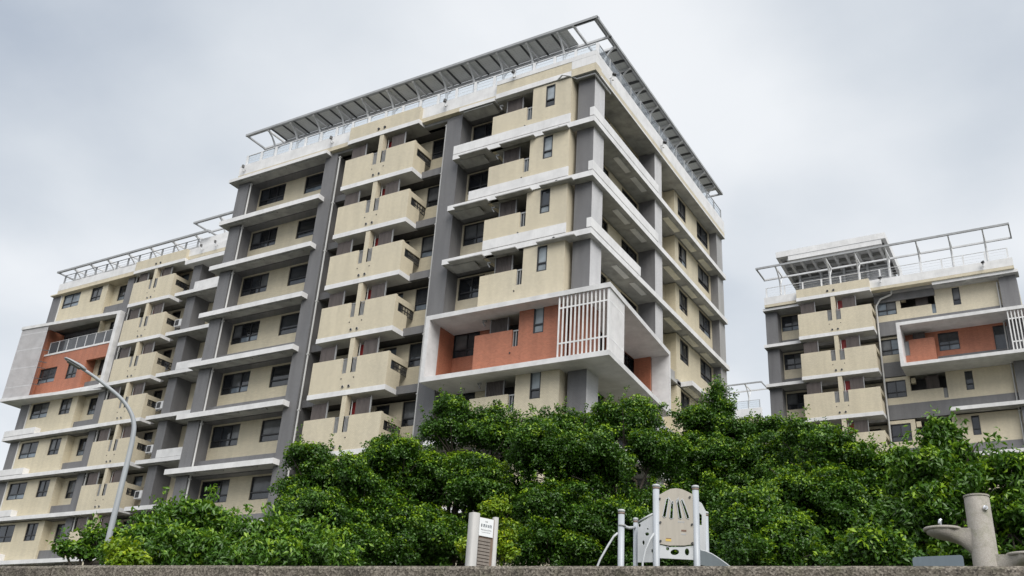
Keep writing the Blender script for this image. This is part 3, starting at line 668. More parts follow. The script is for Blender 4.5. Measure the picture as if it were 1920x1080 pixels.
wing.part('eave', MB().box(W, -54.3, -43.0, -1.2, 0.30, 32.40, 32.50), 'beige_plain')
wing.part('roof_fascia', MB().box(W, -43.4, -37.6, -0.6, 0.5, 32.55, 33.35), 'beige_tile'); wing.part('slab_band', MB().box(W, -43.43, -37.57, -0.6, 0.53, 32.30, 32.55), 'white_paint')
wing.part('ledge', MB().box(W, -37.5, -26.2, -1.0, 0.5, 31.95, 32.28), 'white_paint')
for du in (-40.9, -40.4): m = MB(); c = W.pt(du, 0.5, 32.72); m.tube([c, c+W.n*0.06], 0.08, 8); wing.part('drain_vent', m, 'frame_dark')
wing.railing(W, -53.4, -37.2, -0.02, 33.4, 1.35, 0.95, glass=False, mat='steel_grey', r=0.03)
m = MB(); m.box(W, -37.0, -33.5, -0.1, -0.04, 33.3, 34.3); wing.part('service_screen', m, 'white_paint')
for u in (-36.0, -34.5): wing.floodlight(W, u, 0.3, 33.1)
wing.downpipe(W, -53.05, 0.02, ZB, 32.4); wing.downpipe(W, -43.65, -0.05, ZB, 32.4)
canopy('roof_pergola', 'bare steel pergola frame along the roof edge of the left wing', W, -54.03, -35.73, 34.62, 0.5, 1.7, 33.4, [-51.98, -49.86, -47.7, -45.1, -42.47, -39.85, -37.3])
W2 = Face((0, 7.2), (1, 0), (0, -1))
canopy('roof_pergola', 'short steel pergola frame half hidden behind the left end of the central block', W2, -38.3, -27.0, 36.1, 0.5, 1.7, 33.4, [-35.6, -33.0, -30.4])

# ------------------------------------------------------------------ right building
R = Face((0, 32.4), (1, 0), (0, -1))
rb = Bld('cream and grey apartment block at the right with a slanted white roof slab', (8, 40, GROUND))
rb.part('core', MB().box(R, -0.85, 16.7, -16, -1.7, ZB, 32.5), 'dark_wall')
rb.part('roof_deck', MB().box(R, -0.85, 16.7, -16, -0.1, 32.56, 32.8), 'roof_grey')
rb.part('end_wall', MB().box(R, -0.88, -0.6, -16, -1.4, ZB, 32.5), 'grey_tile')
rb.part('end_wall', MB().box(R, 16.4, 16.74, -16, -1.4, ZB, 32.5), 'beige_tile')
for u0, u1 in ((-0.88, 0.05), (15.65, 16.75)): rb.part('column', MB().box(R, u0, u1, -1.5, 0, ZB, 32.45), 'grey_tile')
for k in KW:
    z = zl(k); mw = MB(); holes_wall(mw, R, 0.05, 2.2, z+0.95, z+3.14, -1.25, -1.0, [(0.10, 1.65, z+1.72, z+3.0)]); rb.part('wall', mw, 'beige_tile')
    rb.part('spandrel_band', MB().box(R, 0.05, 2.2, -1.25, -0.9, z-0.05, z+0.95), 'grey_tile')
    mw = MB(); holes_wall(mw, R, 2.2, 7.2, z+0.3, z+3.1, -1.45, -1.2, [(2.6, 3.6, z+0.4, z+2.9), (5.4, 6.6, z+0.4, z+2.9)]); rb.part('wall', mw, 'beige_tile')
    mw = MB()
    if k == 1:
        mr = MB(); holes_wall(mr, R, 9.0, 15.64, z+0.2, z+3.1, -0.7, -0.5, [(11.2, 12.55, z+1.5, z+2.85), (14.75, 15.58, z+0.4, z+2.85)]); rb.part('red_wall', mr, 'red_tile', 'terracotta wall inside the white frame of the right block')
        holes_wall(mw, R, 7.2, 9.0, z+1.1, z+3.14, -0.9, -0.7, [(7.3, 8.7, z+1.75, z+3.0)])
    else:
        holes_wall(mw, R, 7.2, 15.65, z+1.1, z+3.14, -0.7, -0.5, [(7.35, 8.7, z+1.62, z+2.90), (9.0, 11.35, z+2.0, z+3.14), (11.08, 11.36, z+1.25, z+2.0), (12.55, 13.05, z+1.64, z+3.0)])
    rb.part('wall', mw, 'beige_tile'); rb.part('spandrel_band', MB().box(R, 7.2, 15.65, -0.7, -0.46, z+0.0, z+1.1), 'grey_tile')
room_slab(rb, R, 0.05, 16.6, -1.8, -0.7, range(-1, 9), 0.25, 'soffit')
for k in KW:
    z = zl(k)
    rb.window(R, 0.10, z+1.72, 1.55, 1.28, -1.1, 'two')
    rb.window(R, 2.6, z+0.4, 1.0, 2.5, -1.34, 'plain'); rb.window(R, 5.4, z+0.4, 1.2, 2.5, -1.34, 'plain')
    b = rb.balcony(R, 1.87, 7.2, z, 1.0, -0.1, grille=False)
    ledge(rb, R, -1.0, 2.2, z, -0.9, 0.42, 0.24, False)
    rb.sky = k < 2
    if k == 1:
        rb.window(R, 7.3, z+1.75, 1.4, 1.25, -0.8, 'two')
        rb.sky = False
        rb.window(R, 11.2, z+1.5, 1.35, 1.35, -0.6, 'two'); rb.window(R, 14.75, z+0.4, 0.83, 2.45, -0.58, 'plain')
    else:
        rb.window(R, 7.35, z+1.62, 1.35, 1.28, -0.58, 'two'); rb.sky = False; rb.window(R, 12.55, z+1.64, 0.5, 1.36, -0.58, 'one')
        rb.part('slot_glass', MB().box(R, 11.08, 11.36, -0.62, -0.60, z+1.25, z+2.0), 'pane_blue' if k == 0 else 'slot_steel')
        m = MB(); m.box(R, 10.0, 10.85, -1.0, -0.9, z+1.9, z+3.1); rb.part('privacy_screen', m, 'screen_brown')
        m = MB(); c = R.pt(9.25, -0.75, z+2.85); m.box(R, 9.05, 9.35, -0.95, -0.65, z+2.6, z+3.0); rb.part('awning_bracket', m, 'beige_plain')
    if k not in (0, 1):
        ledge(rb, R, 11.45 if k < 3 else 11.45, 17.0, z, -0.6, 0.42, 0.26)
ledge(rb, R, -0.95, 1.9, 32.42, -0.9, 0.42, 0.2, False); ledge(rb, R, 11.4, 16.95, 32.42, -0.6, 0.42, 0.24)
# white frame with terracotta inside
zb0, zb1 = 26.10, 29.42
fr = MB()
for z0, z1 in ((zb0, zb0+0.24), (zb1-0.24, zb1)): fr.prism([Vector((8.8, 30.85, z0)), Vector((20.5, 30.85, z0)), Vector((20.5, 33.0, z0)), Vector((8.8, 33.0, z0))], (0, 0, z1-z0))
fr.prism([Vector((8.8, 30.85, zb0+0.24)), Vector((9.04, 30.85, zb0+0.24)), Vector((9.04, 32.95, zb0+0.24)), Vector((8.8, 32.95, zb0+0.24))], (0, 0, zb1-zb0-0.48))
rproj = rb.part('projecting_frame', fr, 'box_white', 'white concrete frame projecting around the terracotta floor')
m = MB(); m.box(R, 9.36, 11.05, 0.20, 0.36, zb0+0.24, 28.45); m.box(R, 10.9, 11.05, -0.5, 0.20, zb0+0.24, 28.45); m.box(R, 9.04, 9.36, 0.20, 0.36, zb0+0.24, 27.3); rb.part('balcony', m, 'red_tile')
rb.part('slot_panel', MB().box(R, 9.05, 9.36, 0.24, 0.27, 27.3, 28.4), 'slot_steel')
rb.part('privacy_screen', MB().box(R, 9.6, 10.4, -0.3, -0.24, 28.0, 29.15), 'screen_brown')
rb.part('door_trim', MB().box(R, 15.58, 15.63, -0.5, -0.44, zb0+0.3, 28.85), 'steel_white')
for i in range(22):
    x = 15.85+0.21*i; rb.part('slat', MB().box(R, x, x+0.075, 1.36, 1.46, zb0+0.24, zb1-0.24), 'white_paint', parent=rproj)
for z in (26.9, 28.55): rb.part('slat_rail', MB().box(R, 15.85, 20.4, 1.40, 1.44, z, z+0.09), 'white_paint', parent=rproj)
rb.part('side_wall', MB().box(R, 16.76, 20.3, -0.4, -0.2, zb0+0.24, zb1-0.24), 'red_tile')
rp = MB(); rp.box(R, -0.75, 16.75, 0.2, 0.55, 32.88, 33.50); rb.part('parapet', rp, 'white_paint')
rp = MB(); rp.box(R, -0.75, 16.75, 0.0, 0.545, 32.66, 32.88); rb.part('parapet_base', rp, 'beige_tile')
rp = MB(); rp.box(R, 7.2, 11.4, -0.5, -0.40, 31.98, 32.62); rb.part('spandrel_band', rp, 'grey_tile')
rb.part('roof_fascia', MB().box(R, 1.87, 7.2, -0.3, 1.0, 32.80, 33.50), 'beige_tile'); rb.part('slab_band', MB().box(R, 1.84, 7.23, -0.3, 1.03, 32.52, 32.80), 'white_paint')
for du in (4.2, 4.65): m = MB(); c = R.pt(du, 1.0, 33.0); m.tube([c, c+R.n*0.06], 0.08, 8); rb.part('drain_vent', m, 'frame_dark')
m = MB(); m.tube([R.pt(8.6, 0.1, 32.7), R.pt(8.5, -0.1, 32.4), R.pt(7.7, -0.2, 32.2), R.pt(7.35, -0.25, 31.7), R.pt(7.32, -0.25, 29), R.pt(7.32, -0.25, ZB)], 0.07, 8); rb.part('downpipe', m, 'pipe_white', smooth=True)
rb.downpipe(R, 15.5, -0.35, ZB, 32.2)
rb.railing(R, -0.6, 16.5, 0.3, 33.5, 1.4, 0.9, glass=False, mat='canopy_white', r=0.03)
rb.floodlight(R, 14.9, 0.55, 33.2); rb.floodlight(R, 8.0, 0.55, 33.3)
canopy('roof_pergola', 'white steel pergola frame along the roof edge of the right block', Face((0, 31.4), (1, 0), (0, -1)), -1.18, 16.94, 36.0, 0.0, 2.3, 33.5, [0.35, 4.2, 6.35, 8.55, 10.74, 12.94, 15.2], strut=True)
# rooftop penthouse with a big flat roof slab
ps = MB()
ps.box(WORLD, -0.70, 8.10, 36.0, 36.35, 38.98, 39.50); ps.box(WORLD, 0.30, 7.75, 36.03, 36.35, 38.55, 38.98)
ps.box(WORLD, -0.70, 8.10, 36.35, 43.5, 39.20, 39.48)
ps.prism([Vector((-0.70, 36.35, 38.98)), Vector((-0.70, 43.5, 38.5)), Vector((-0.70, 43.5, 39.2)), Vector((-0.70, 36.35, 39.2))], (0.25, 0, 0))
ps.prism([Vector((7.85, 36.35, 38.98)), Vector((7.85, 43.5, 38.5)), Vector((7.85, 43.5, 39.2)), Vector((7.85, 36.35, 39.2))], (0.25, 0, 0))
rb.part('roof_slab', ps, 'white_paint', 'large white rooftop slab with a notched front edge')
for i in range(9): rb.part('roof_joist', MB().box(WORLD, 0.1+0.9*i, 0.3+0.9*i, 36.4, 43.4, 38.75, 39.19), 'white_paint')
for i in range(5): rb.part('roof_joist', MB().box(WORLD, -0.4, 7.8, 37.3+1.3*i, 37.45+1.3*i, 38.85, 39.185), 'soffit')
ph = MB()
for i in range(24): ph.box(WORLD, 0.2, 7.6, 40.0, 40.06, 33.0+0.24*i, 33.0+0.24*i+0.15)
rb.part('louvre_wall', ph, 'steel_white'); rb.part('penthouse_wall', MB().box(WORLD, 0.2, 7.6, 40.15, 44.0, 32.8, 39.1), 'mid_grey_tile')
for x in (0.2, 2.0, 3.9, 5.8, 7.5): rb.part('penthouse_column', MB().box(WORLD, x, x+0.18, 39.7, 39.95, 32.8, 39.1), 'steel_white')

# ------------------------------------------------------------------ far block seen between the two
FF = Face((0, 60), (1, 0), (0, -1))
fb = Bld('distant apartment block roof glimpsed between the central and right blocks', (-14, 66, GROUND))
fb.part('wall', MB().box(FF, -24, -9.6, -12, 0, ZB, 33.2), 'beige_tile'); fb.part('parapet', MB().box(FF, -24.1, -9.5, -0.2, 0.1, 33.2, 34.2), 'white_paint')
for k in range(0, 4):
    for u in (-13.0, -17.0): fb.window(FF, u, zl(k)+0.9, 1.6, 1.3, 0.03, 'two')
fb.railing(FF, -16, -9.7, -0.1, 34.2, 1.4, 0.95, glass=True, mat='steel_grey')
canopy('roof_pergola', 'far white pergola frame poking above the trees in the gap between blocks', FF, -18, -9.3, 37.1, 0.2, 2.4, 34.2, [-16, -13.6, -11.2])

# ------------------------------------------------------------------ trees and shrubs
TREES = [
('banyan_tree', 'ficus', (1.02, -16.8), [(0.58, -17.21, 7.58, 0.7, 0.58), (0.18, -16.91, 6.83, 0.74, 0.89), (1.29, -16.56, 7.19, 1.02, 0.8), (1.58, -17.1, 6.09, 1.34, 0.99), (1.88, -16.05, 6.5, 1.01, 1.01), (0.63, -17.17, 5.79, 0.86, 0.86), (2.2, -16.44, 5.33, 1.27, 0.84), (0.51, -17.28, 5.17, 0.79, 0.57), (1.49, -16.79, 5.16, 1.13, 0.57)]),
('banyan_tree', 'ficus', (2.88, -14.02), [(1.99, -15.32, 7.95, 0.92, 0.72), (2.91, -14.0, 9.21, 0.95, 0.8), (3.99, -13.28, 9.16, 1.08, 0.8), (2.22, -14.51, 7.24, 1.36, 1.13), (3.66, -14.1, 7.68, 1.64, 1.26), (3.07, -14.51, 6.05, 1.62, 1.1), (4.51, -12.5, 9.09, 0.86, 0.86), (1.89, -14.76, 5.7, 1.34, 0.9), (3.62, -13.16, 6.36, 1.29, 1.14), (4.07, -12.88, 7.34, 1.15, 0.99)]),
('banyan_tree', 'ficus', (6.43, -13.04), [(6.22, -12.81, 9.16, 1.05, 0.72), (7.66, -12.45, 9.42, 0.92, 0.83), (5.87, -13.34, 8.15, 1.32, 1.1), (7.37, -13.13, 7.94, 1.44, 1.01), (8.24, -11.98, 8.75, 1.04, 0.89), (6.73, -14.24, 6.62, 1.31, 0.97), (6.18, -14.54, 5.67, 0.96, 0.82), (7.55, -13.16, 6.4, 1.34, 0.92), (7.17, -13.56, 5.61, 1.39, 0.63), (8.36, -11.93, 7.16, 1.17, 1.03), (8.23, -11.98, 5.92, 1.31, 0.73)]),
('banyan_tree', 'ficus', (9.46, -9.61), [(9.23, -9.69, 10.81, 0.42, 0.52), (9.28, -9.67, 10.16, 0.72, 0.64), (8.28, -9.6, 10.04, 0.73, 0.68), (8.68, -9.88, 8.96, 1.43, 1.19), (9.98, -9.44, 9.67, 1.12, 0.77), (10.36, -9.85, 8.38, 1.55, 1.16), (9.07, -9.74, 7.59, 1.73, 1.26), (8.53, -10.47, 6.31, 1.45, 0.99), (9.88, -9.48, 7.24, 1.41, 1.17), (9.3, -9.66, 6.21, 1.4, 0.78)]),
('banyan_tree', 'ficus', (12.68, -11.83), [(11.94, -11.5, 8.9, 0.65, 0.55), (12.82, -11.8, 8.12, 1.2, 0.73), (13.64, -11.64, 7.83, 0.87, 0.68), (12.27, -11.93, 7.33, 1.4, 1.05), (13.36, -12.0, 6.74, 1.31, 1.1), (13.92, -11.39, 7.42, 0.71, 0.85), (11.38, -12.68, 6.32, 1.22, 0.95), (12.82, -12.11, 5.75, 1.5, 0.82), (13.91, -11.39, 6.21, 0.84, 0.98), (11.68, -12.08, 5.67, 1.24, 0.62), (13.78, -11.62, 5.69, 0.97, 0.55)]),
('banyan_tree', 'ficus', (11.86, -15.15), [(11.66, -15.21, 5.98, 0.97, 0.61), (12.48, -15.38, 5.52, 0.83, 0.65), (11.11, -15.39, 5.46, 0.73, 0.61), (12.05, -15.51, 5.08, 1.3, 0.59)]),
('broadleaf_tree', 'broad', (16.06, -18.36), [(16.02, -18.37, 6.52, 0.36, 0.3), (16.27, -18.34, 6.23, 0.48, 0.38), (15.93, -18.38, 5.79, 0.7, 0.55), (16.62, -18.01, 5.83, 0.51, 0.45), (17.02, -18.09, 5.79, 0.5, 0.4), (15.69, -18.41, 5.09, 0.69, 0.64), (16.37, -17.93, 5.24, 0.81, 0.71), (16.99, -18.09, 5.09, 0.6, 0.75), (15.25, -17.86, 5.73, 0.36, 0.41), (15.35, -18.15, 4.72, 0.6, 0.5), (15.98, -18.07, 4.58, 0.8, 0.45), (16.75, -18.0, 4.53, 0.7, 0.45)]),
('leafy_shrub', 'ficus', (15.07, -20.53), [(15.05, -20.53, 4.31, 0.48, 0.24), (15.46, -20.46, 4.17, 0.35, 0.19), (14.81, -20.58, 4.08, 0.52, 0.26)]),
('broadleaf_shrub', 'broad', (3.25, -23.14), [(3.34, -23.04, 4.8, 0.66, 0.39), (3.07, -23.36, 4.5, 0.65, 0.44), (3.74, -22.58, 4.67, 0.66, 0.42), (3.59, -23.2, 4.08, 1.28, 0.48)]),
('broadleaf_shrub', 'broad', (5.06, -22.63), [(4.86, -22.83, 4.52, 0.67, 0.37), (5.13, -22.14, 4.55, 0.63, 0.42), (5.32, -22.79, 4.09, 1.12, 0.46), (5.64, -22.06, 4.26, 0.62, 0.41), (5.6, -21.29, 4.34, 0.64, 0.38)]),
('small_tree', 'sparse', (0.84, -22.98), [(0.66, -23.24, 4.31, 0.24, 0.13), (0.8, -23.05, 4.57, 0.26, 0.19), (0.79, -23.06, 4.23, 0.31, 0.19), (0.77, -22.58, 4.58, 0.34, 0.34), (0.51, -23.47, 4.29, 0.11, 0.1)]),
('golden_shrub', 'gold', (6.72, -26.81), [(6.75, -26.77, 3.41, 0.29, 0.14), (6.71, -26.82, 3.28, 0.32, 0.18), (6.86, -26.63, 3.32, 0.27, 0.16)]),
('golden_shrub', 'gold', (8.33, -20.01), [(8.18, -20.1, 5.26, 0.31, 0.27), (8.43, -19.94, 5.38, 0.23, 0.23), (8.38, -19.98, 4.87, 0.35, 0.37), (8.52, -19.89, 4.54, 0.29, 0.35), (8.03, -19.96, 4.64, 0.42, 0.42)]),
]
TREE_LABELS = [
 'dark green banyan tree at the left end of the dense tree row',
 'dark green banyan tree below the left end of the projecting white frame',
 'dark green banyan tree beneath the slatted corner of the white frame',
 'tall dark green banyan tree with an upright sprig against the sky gap between blocks',
 'dark green banyan tree in front of the right block, left of the lighter drooping tree',
 'low rounded dark green banyan just right of the play tower',
 'lighter green drooping broadleaf tree at the far right behind the drinking fountain',
 'small low green shrub on the wall left of the grey bench',
 'bright large leaved shrub beside the street lamp',
 'bright large leaved shrub between the street lamp and the sign',
 'thin sparse young tree left of the street lamp pole',
 'small yellow green shrub at the foot of the street lamp',
 'yellow green shrub right behind the totem sign']
KIND = {  # leaf length, width, clump radius, leaves per m2 of clump shell, droop, material
 'ficus': (0.082, 0.048, 0.24, 360, 0.25, 'leaf_ficus'), 'broad': (0.112, 0.046, 0.21, 430, 0.75, 'leaf_broad'),
 'sparse': (0.10, 0.060, 0.16, 300, 0.25, 'leaf_broad'), 'gold': (0.075, 0.045, 0.13, 620, 0.2, 'leaf_gold')}
def leaf_mesh(name, P, Nn, L, Wd, tint, mat, rng, droop):
    n = len(P)
    a = rng.normal(size=(n, 3)); a -= (a*Nn).sum(1, keepdims=True)*Nn; a /= np.linalg.norm(a, axis=1, keepdims=True)
    a[:, 2] -= droop*rng.uniform(0.3, 1.0, n); a /= np.linalg.norm(a, axis=1, keepdims=True)
    b = np.cross(Nn, a); b /= np.linalg.norm(b, axis=1, keepdims=True)+1e-9; nn = np.cross(a, b)
    s = rng.uniform(0.65, 1.25, (n, 1)); l, w = L*s, Wd*s
    V = np.empty((n, 4, 3)); V[:, 0] = P - a*l*0.5; V[:, 1] = P - a*l*0.05 + b*w*0.5 + nn*w*0.22; V[:, 2] = P + a*l*0.5 - nn*l*0.10; V[:, 3] = P - a*l*0.05 - b*w*0.5 + nn*w*0.22
    me = bpy.data.meshes.new(name); me.vertices.add(n*4); me.vertices.foreach_set('co', V.astype(np.float32).ravel())
    idx = np.arange(n*4, dtype=np.int32).reshape(n, 4); tri = np.concatenate([idx[:, [0, 1, 2]], idx[:, [0, 2, 3]]], 1).reshape(-1)
    me.loops.add(n*6); me.loops.foreach_set('vertex_index', tri); me.polygons.add(n*2)
    me.polygons.foreach_set('loop_start', np.arange(0, n*6, 3, dtype=np.int32))
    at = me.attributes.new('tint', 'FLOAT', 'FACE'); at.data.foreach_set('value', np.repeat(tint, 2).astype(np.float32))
    me.materials.append(MATS[mat]); me.update(calc_edges=True); me.validate(); return me
def sphere_pts(n, rng): v = rng.normal(size=(n, 3)); return v/np.linalg.norm(v, axis=1, keepdims=True)
def make_tree(name, kind, base, lobes, label, group, seed):
    rng = np.random.default_rng(seed); L, Wd, cr, dens, droop, mat = KIND[kind]
    root = empty(name, (base[0], base[1], GROUND), label, 'tree' if 'tree' in name else 'shrub', group); off = np.array(root.location)
    P, Q, T = [], [], []
    cen = []
    subs = []
    for (x, y, z, rx, rz) in lobes:                                                                    # every lobe breaks up into a handful of smaller heads
        rx, rz = max(rx*0.45, rx-0.35*cr), max(rz*0.45, rz-0.35*cr); m_ = max(rx, rz)
        k = 6 if m_ > 0.75 else 4 if m_ > 0.45 else 2
        dd = sphere_pts(k, rng); dd[:, 2] = dd[:, 2]*0.8+0.12
        for q in range(k):
            f = rng.uniform(0.44, 0.66); subs.append((*(np.array([x, y, z])+dd[q]*np.array([rx, rx, rz])*rng.uniform(0.45, 0.72)), rx*f, rz*f*1.05))
        subs.append((x, y, z, rx*0.60, rz*0.60))
    for (x, y, z, rx, rz) in subs:
        area = 4*math.pi*((2*(rx*rz)**1.6+(rx*rx)**1.6)/3)**(1/1.6)
        nc = max(6, int(area/(cr*cr*1.75))); R3 = np.array([rx, rx, rz]); C0 = np.array([x, y, z])
        d = sphere_pts(nc, rng); rad = np.where(rng.random((nc, 1)) < 0.30, rng.uniform(0.25, 0.7, (nc, 1)), rng.uniform(0.70, 1.30, (nc, 1)) if kind != 'gold' else rng.uniform(0.6, 1.7, (nc, 1)))
        keep = (d[:, 2] > -0.25) | (rng.random(nc) < 0.30); d, rad = d[keep], rad[keep]
        c = C0 + d*rad*R3*0.94
        for ci, di, ra in zip(c, d, rad[:, 0]):
            r = cr*rng.uniform(0.45, 1.45)*(0.7 if ra > 1.05 else 1.0)
            n = int(dens*4*math.pi*r*r*0.55)
            ax_ = di*0.55 + rng.normal(size=3)*0.30 + np.array([0, 0, 0.45 if droop < 0.5 else 0.1]); ax_ /= np.linalg.norm(ax_)
            v = sphere_pts(n, rng) + ax_*0.75; v /= np.linalg.norm(v, axis=1, keepdims=True)          # a spray opening outwards and up
            rr = r*(0.25+0.95*rng.random((n, 1))**0.7)
            p = ci + v*rr*np.array([1, 1, 0.8]) - ax_*r*0.35
            nrm = v*0.55 + rng.normal(size=(n, 3))*0.40 + np.array([0, 0, 0.50]); nrm /= np.linalg.norm(nrm, axis=1, keepdims=True)
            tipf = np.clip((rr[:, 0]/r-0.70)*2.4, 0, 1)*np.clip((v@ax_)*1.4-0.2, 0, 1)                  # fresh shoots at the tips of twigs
            flush_toplit = max(0.0, rng.normal(0.95, 0.35))*min(1.0, max(0.12, di[2]*1.1+0.30))        # shoot tint varies by clump; light from above painted in on upper ones
            tn = np.clip(rng.normal(0.25, 0.11, n) + flush_toplit*tipf*rng.uniform(0.5, 1.2, n) + rng.normal(0.03, 0.08), 0, 1)
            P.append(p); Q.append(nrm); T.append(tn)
        for q in range(2 if kind in ('ficus', 'broad') else 1):                                         # loose shoots that break the outline
            di = sphere_pts(1, rng)[0]; di[2] = abs(di[2])*0.8+0.15; di /= np.linalg.norm(di)
            s0 = C0 + di*R3*0.9; up = di*0.6+np.array([0, 0, 0.6])+rng.normal(size=3)*0.2; up /= np.linalg.norm(up); ln = cr*rng.uniform(1.2, 2.4); n = int(26*ln/0.4)
            tt = rng.random((n, 1)); p = s0 + up*ln*tt + rng.normal(size=(n, 3))*L*0.55; nrm = rng.normal(size=(n, 3))*0.6+np.array([0, 0, 0.6]); nrm /= np.linalg.norm(nrm, axis=1, keepdims=True)
            P.append(p); Q.append(nrm); T.append(np.clip(rng.normal(0.4, 0.2, n)+0.25*tt[:, 0], 0, 1))
    P, Q, T = np.concatenate(P), np.concatenate(Q), np.concatenate(T)
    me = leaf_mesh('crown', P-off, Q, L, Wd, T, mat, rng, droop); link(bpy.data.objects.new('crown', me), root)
    mb = MB(); top = Vector(np.mean([l[:3] for l in lobes], 0)); b0 = root.location
    h = top.z-b0.z; r0 = 0.05+0.022*h if 'tree' in name else 0.03
    pts = [b0, b0.lerp(top, 0.3)+Vector((0.06*h*0.3, 0.02, 0)), b0.lerp(top, 0.6), b0.lerp(top, 0.95)]
    mb.tube(pts, [r0*1.35, r0, r0*0.8, r0*0.5], 10); trunk = mb.build('trunk', 'bark', root, b0, True)
    for (x, y, z, rx, rz) in lobes:
        e = Vector((x, y, z)); s = pts[1].lerp(pts[2], rng.uniform(0, 1)); mid = s.lerp(e, 0.5)+Vector((0, 0, -0.05*h*0.4))
        mb = MB().tube([s, mid, e], [r0*0.5, r0*0.35, r0*0.14], 7); mb.build('limb', 'bark', root, b0, True)
        for q in range(4):
            v = sphere_pts(1, rng)[0]; e2 = e+Vector(v*np.array([rx, rx, rz])*0.85); MB().tube([mid.lerp(e, 0.7), e2], [r0*0.2, r0*0.06], 5).build('twig', 'bark', trunk, b0)
    return root, len(P)
tot = 0
for i, (nm, kind, base, lobes) in enumerate(TREES):
    g = {'banyan_tree': 'banyan trees in front of the blocks', 'broadleaf_shrub': 'bright shrubs behind the wall', 'golden_shrub': 'yellow green shrubs'}.get(nm)
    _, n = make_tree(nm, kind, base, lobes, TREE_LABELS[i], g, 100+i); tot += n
print('leaves', tot)

# ------------------------------------------------------------------ street lamp
LB = Vector((1.76, -23.43, GROUND)); lamp = empty('street_lamp', LB, 'slim grey street lamp with a curved arm in front of the left wing', 'street lamp')
top = Vector((1.72, -23.48, 6.65)); head = Vector((1.02, -24.52, 7.56)); tip = Vector((0.80, -24.84, 7.84))
key = [(1.75, -23.45, 2.4), (1.75, -23.45, 4.0), (1.75, -23.45, 5.2), (1.75, -23.44, 6.1), (1.745, -23.45, 6.45), (1.725, -23.475, 6.69), (1.66, -23.56, 6.92), (1.53, -23.74, 7.16), (1.33, -24.03, 7.385), (1.16, -24.28, 7.545), (1.05, -24.46, 7.64)]
head = Vector(key[-1]); tip = Vector((0.84, -24.78, 7.79)); pts = []; rr = []
for i in range(len(key)-1):
    p0, p1, p2, p3 = [Vector(key[min(max(j, 0), len(key)-1)]) for j in (i-1, i, i+1, i+2)]
    for q in (0, 0.34, 0.67):
        pts.append(0.5*((2*p1)+(p2-p0)*q+(2*p0-5*p1+4*p2-p3)*q*q+(3*p1-p0-3*p2+p3)*q**3)); rr.append(0.062-0.030*min(1, (i+q)/9))
pts.append(head); rr.append(0.032)
MB().tube(pts, rr, 14).build('pole', 'lamp_paint', lamp, LB, True)
MB().tube([LB, LB+Vector((0, 0, 0.35))], [0.14, 0.12], 14).build('base_cover', 'lamp_paint', lamp, LB, True)
ax = (tip-head).normalized(); sx = ax.cross(Vector((0, 0, 1))).normalized(); uz = sx.cross(ax)
m = MB(); prof = [(-0.06, 0.045, 0.045), (0.01, 0.075, 0.06), (0.08, 0.11, 0.06), (0.28, 0.115, 0.045), (0.38, 0.085, 0.03), (0.41, 0.035, 0.018)]
b = 0
for (s_, w, hgt) in prof:
    for k in range(12):
        a = 2*math.pi*k/12; cx, cz = math.cos(a), math.sin(a); cz = cz if cz > 0 else cz*0.35
        m.v.append(head + ax*s_ + sx*w*cx + uz*hgt*cz)
for i in range(len(prof)-1):
    for k in range(12): m.f.append((i*12+k, (i+1)*12+k, (i+1)*12+(k+1) % 12, i*12+(k+1) % 12)); m.m.append(0)
m.f.append(tuple(range(12))); m.m.append(0); m.f.append(tuple(60+k for k in reversed(range(12)))); m.m.append(0)
hd = m.build('lamp_head', 'lamp_paint', lamp, LB, True)
m = MB(); c = head+ax*0.19-uz*0.020; m.prism([c-ax*0.14-sx*0.08, c+ax*0.14-sx*0.075, c+ax*0.14+sx*0.075, c-ax*0.14+sx*0.08], -uz*0.012); m.build('lens', 'slot_steel', hd, LB)

# ------------------------------------------------------------------ totem sign
SB = Vector((9.07, -21.91, GROUND)); su = Vector((0.40, 0.917, 0)).normalized(); sn = Vector((su.y, -su.x, 0))
sign = empty('totem_sign', SB, 'white and brown park totem sign with a small white plate on top', 'sign')
SF = Face((SB.x, SB.y), (su.x, su.y), (sn.x, sn.y)); ST = 4.86
def pillar(c, w, dep, z1):
    n = 16; m = MB(); loop = []
    for k in range(n):
        a = 2*math.pi*k/n; cx, sy_ = math.cos(a), math.sin(a); e = 0.55
        loop.append(SF.pt(c + w/2*math.copysign(abs(cx)**e, cx), dep/2*math.copysign(abs(sy_)**e, sy_), GROUND))
    m.prism(loop, (0, 0, z1-GROUND)); return smooth_by_angle(m.build('pillar', 'sign_white', sign, SB), 35)
pillar(0.0, 0.16, 0.17, ST); pillar(0.435, 0.09, 0.10, ST)
MB().box(SF, 0.07, 0.40, -0.03, 0.03, GROUND, ST-0.05).build('back_panel', 'sign_brown', sign, SB)
for i in range(9): z = 3.98+0.055*i; MB().box(SF, 0.085, 0.33, 0.03, 0.05, z, z+0.042).build('slat', 'sign_grey', sign, SB)
pl = MB().box(SF, 0.080, 0.365, 0.032, 0.055, 4.50, 4.80).build('name_plate', 'sign_plate', sign, SB)
rg = random.Random(4)
def glyphs(u0, u1, n, zc, h, th, mat):
    m = MB(); w = (u1-u0)/n
    for i in range(n):
        a = u0+w*i; 
        for _ in range(3):
            if rg.random() < 0.55: x = a+rg.uniform(0.08, 0.7)*w; m.box(SF, x, x+th, 0.0555, 0.058, zc-h/2, zc+h/2)
            else: z = zc+rg.uniform(-0.45, 0.4)*h; m.box(SF, a+0.1*w, a+0.85*w, 0.0555, 0.0575+rg.uniform(0, 0.0006), z, z+th*0.8)
    m.build('lettering', mat, pl, SB)
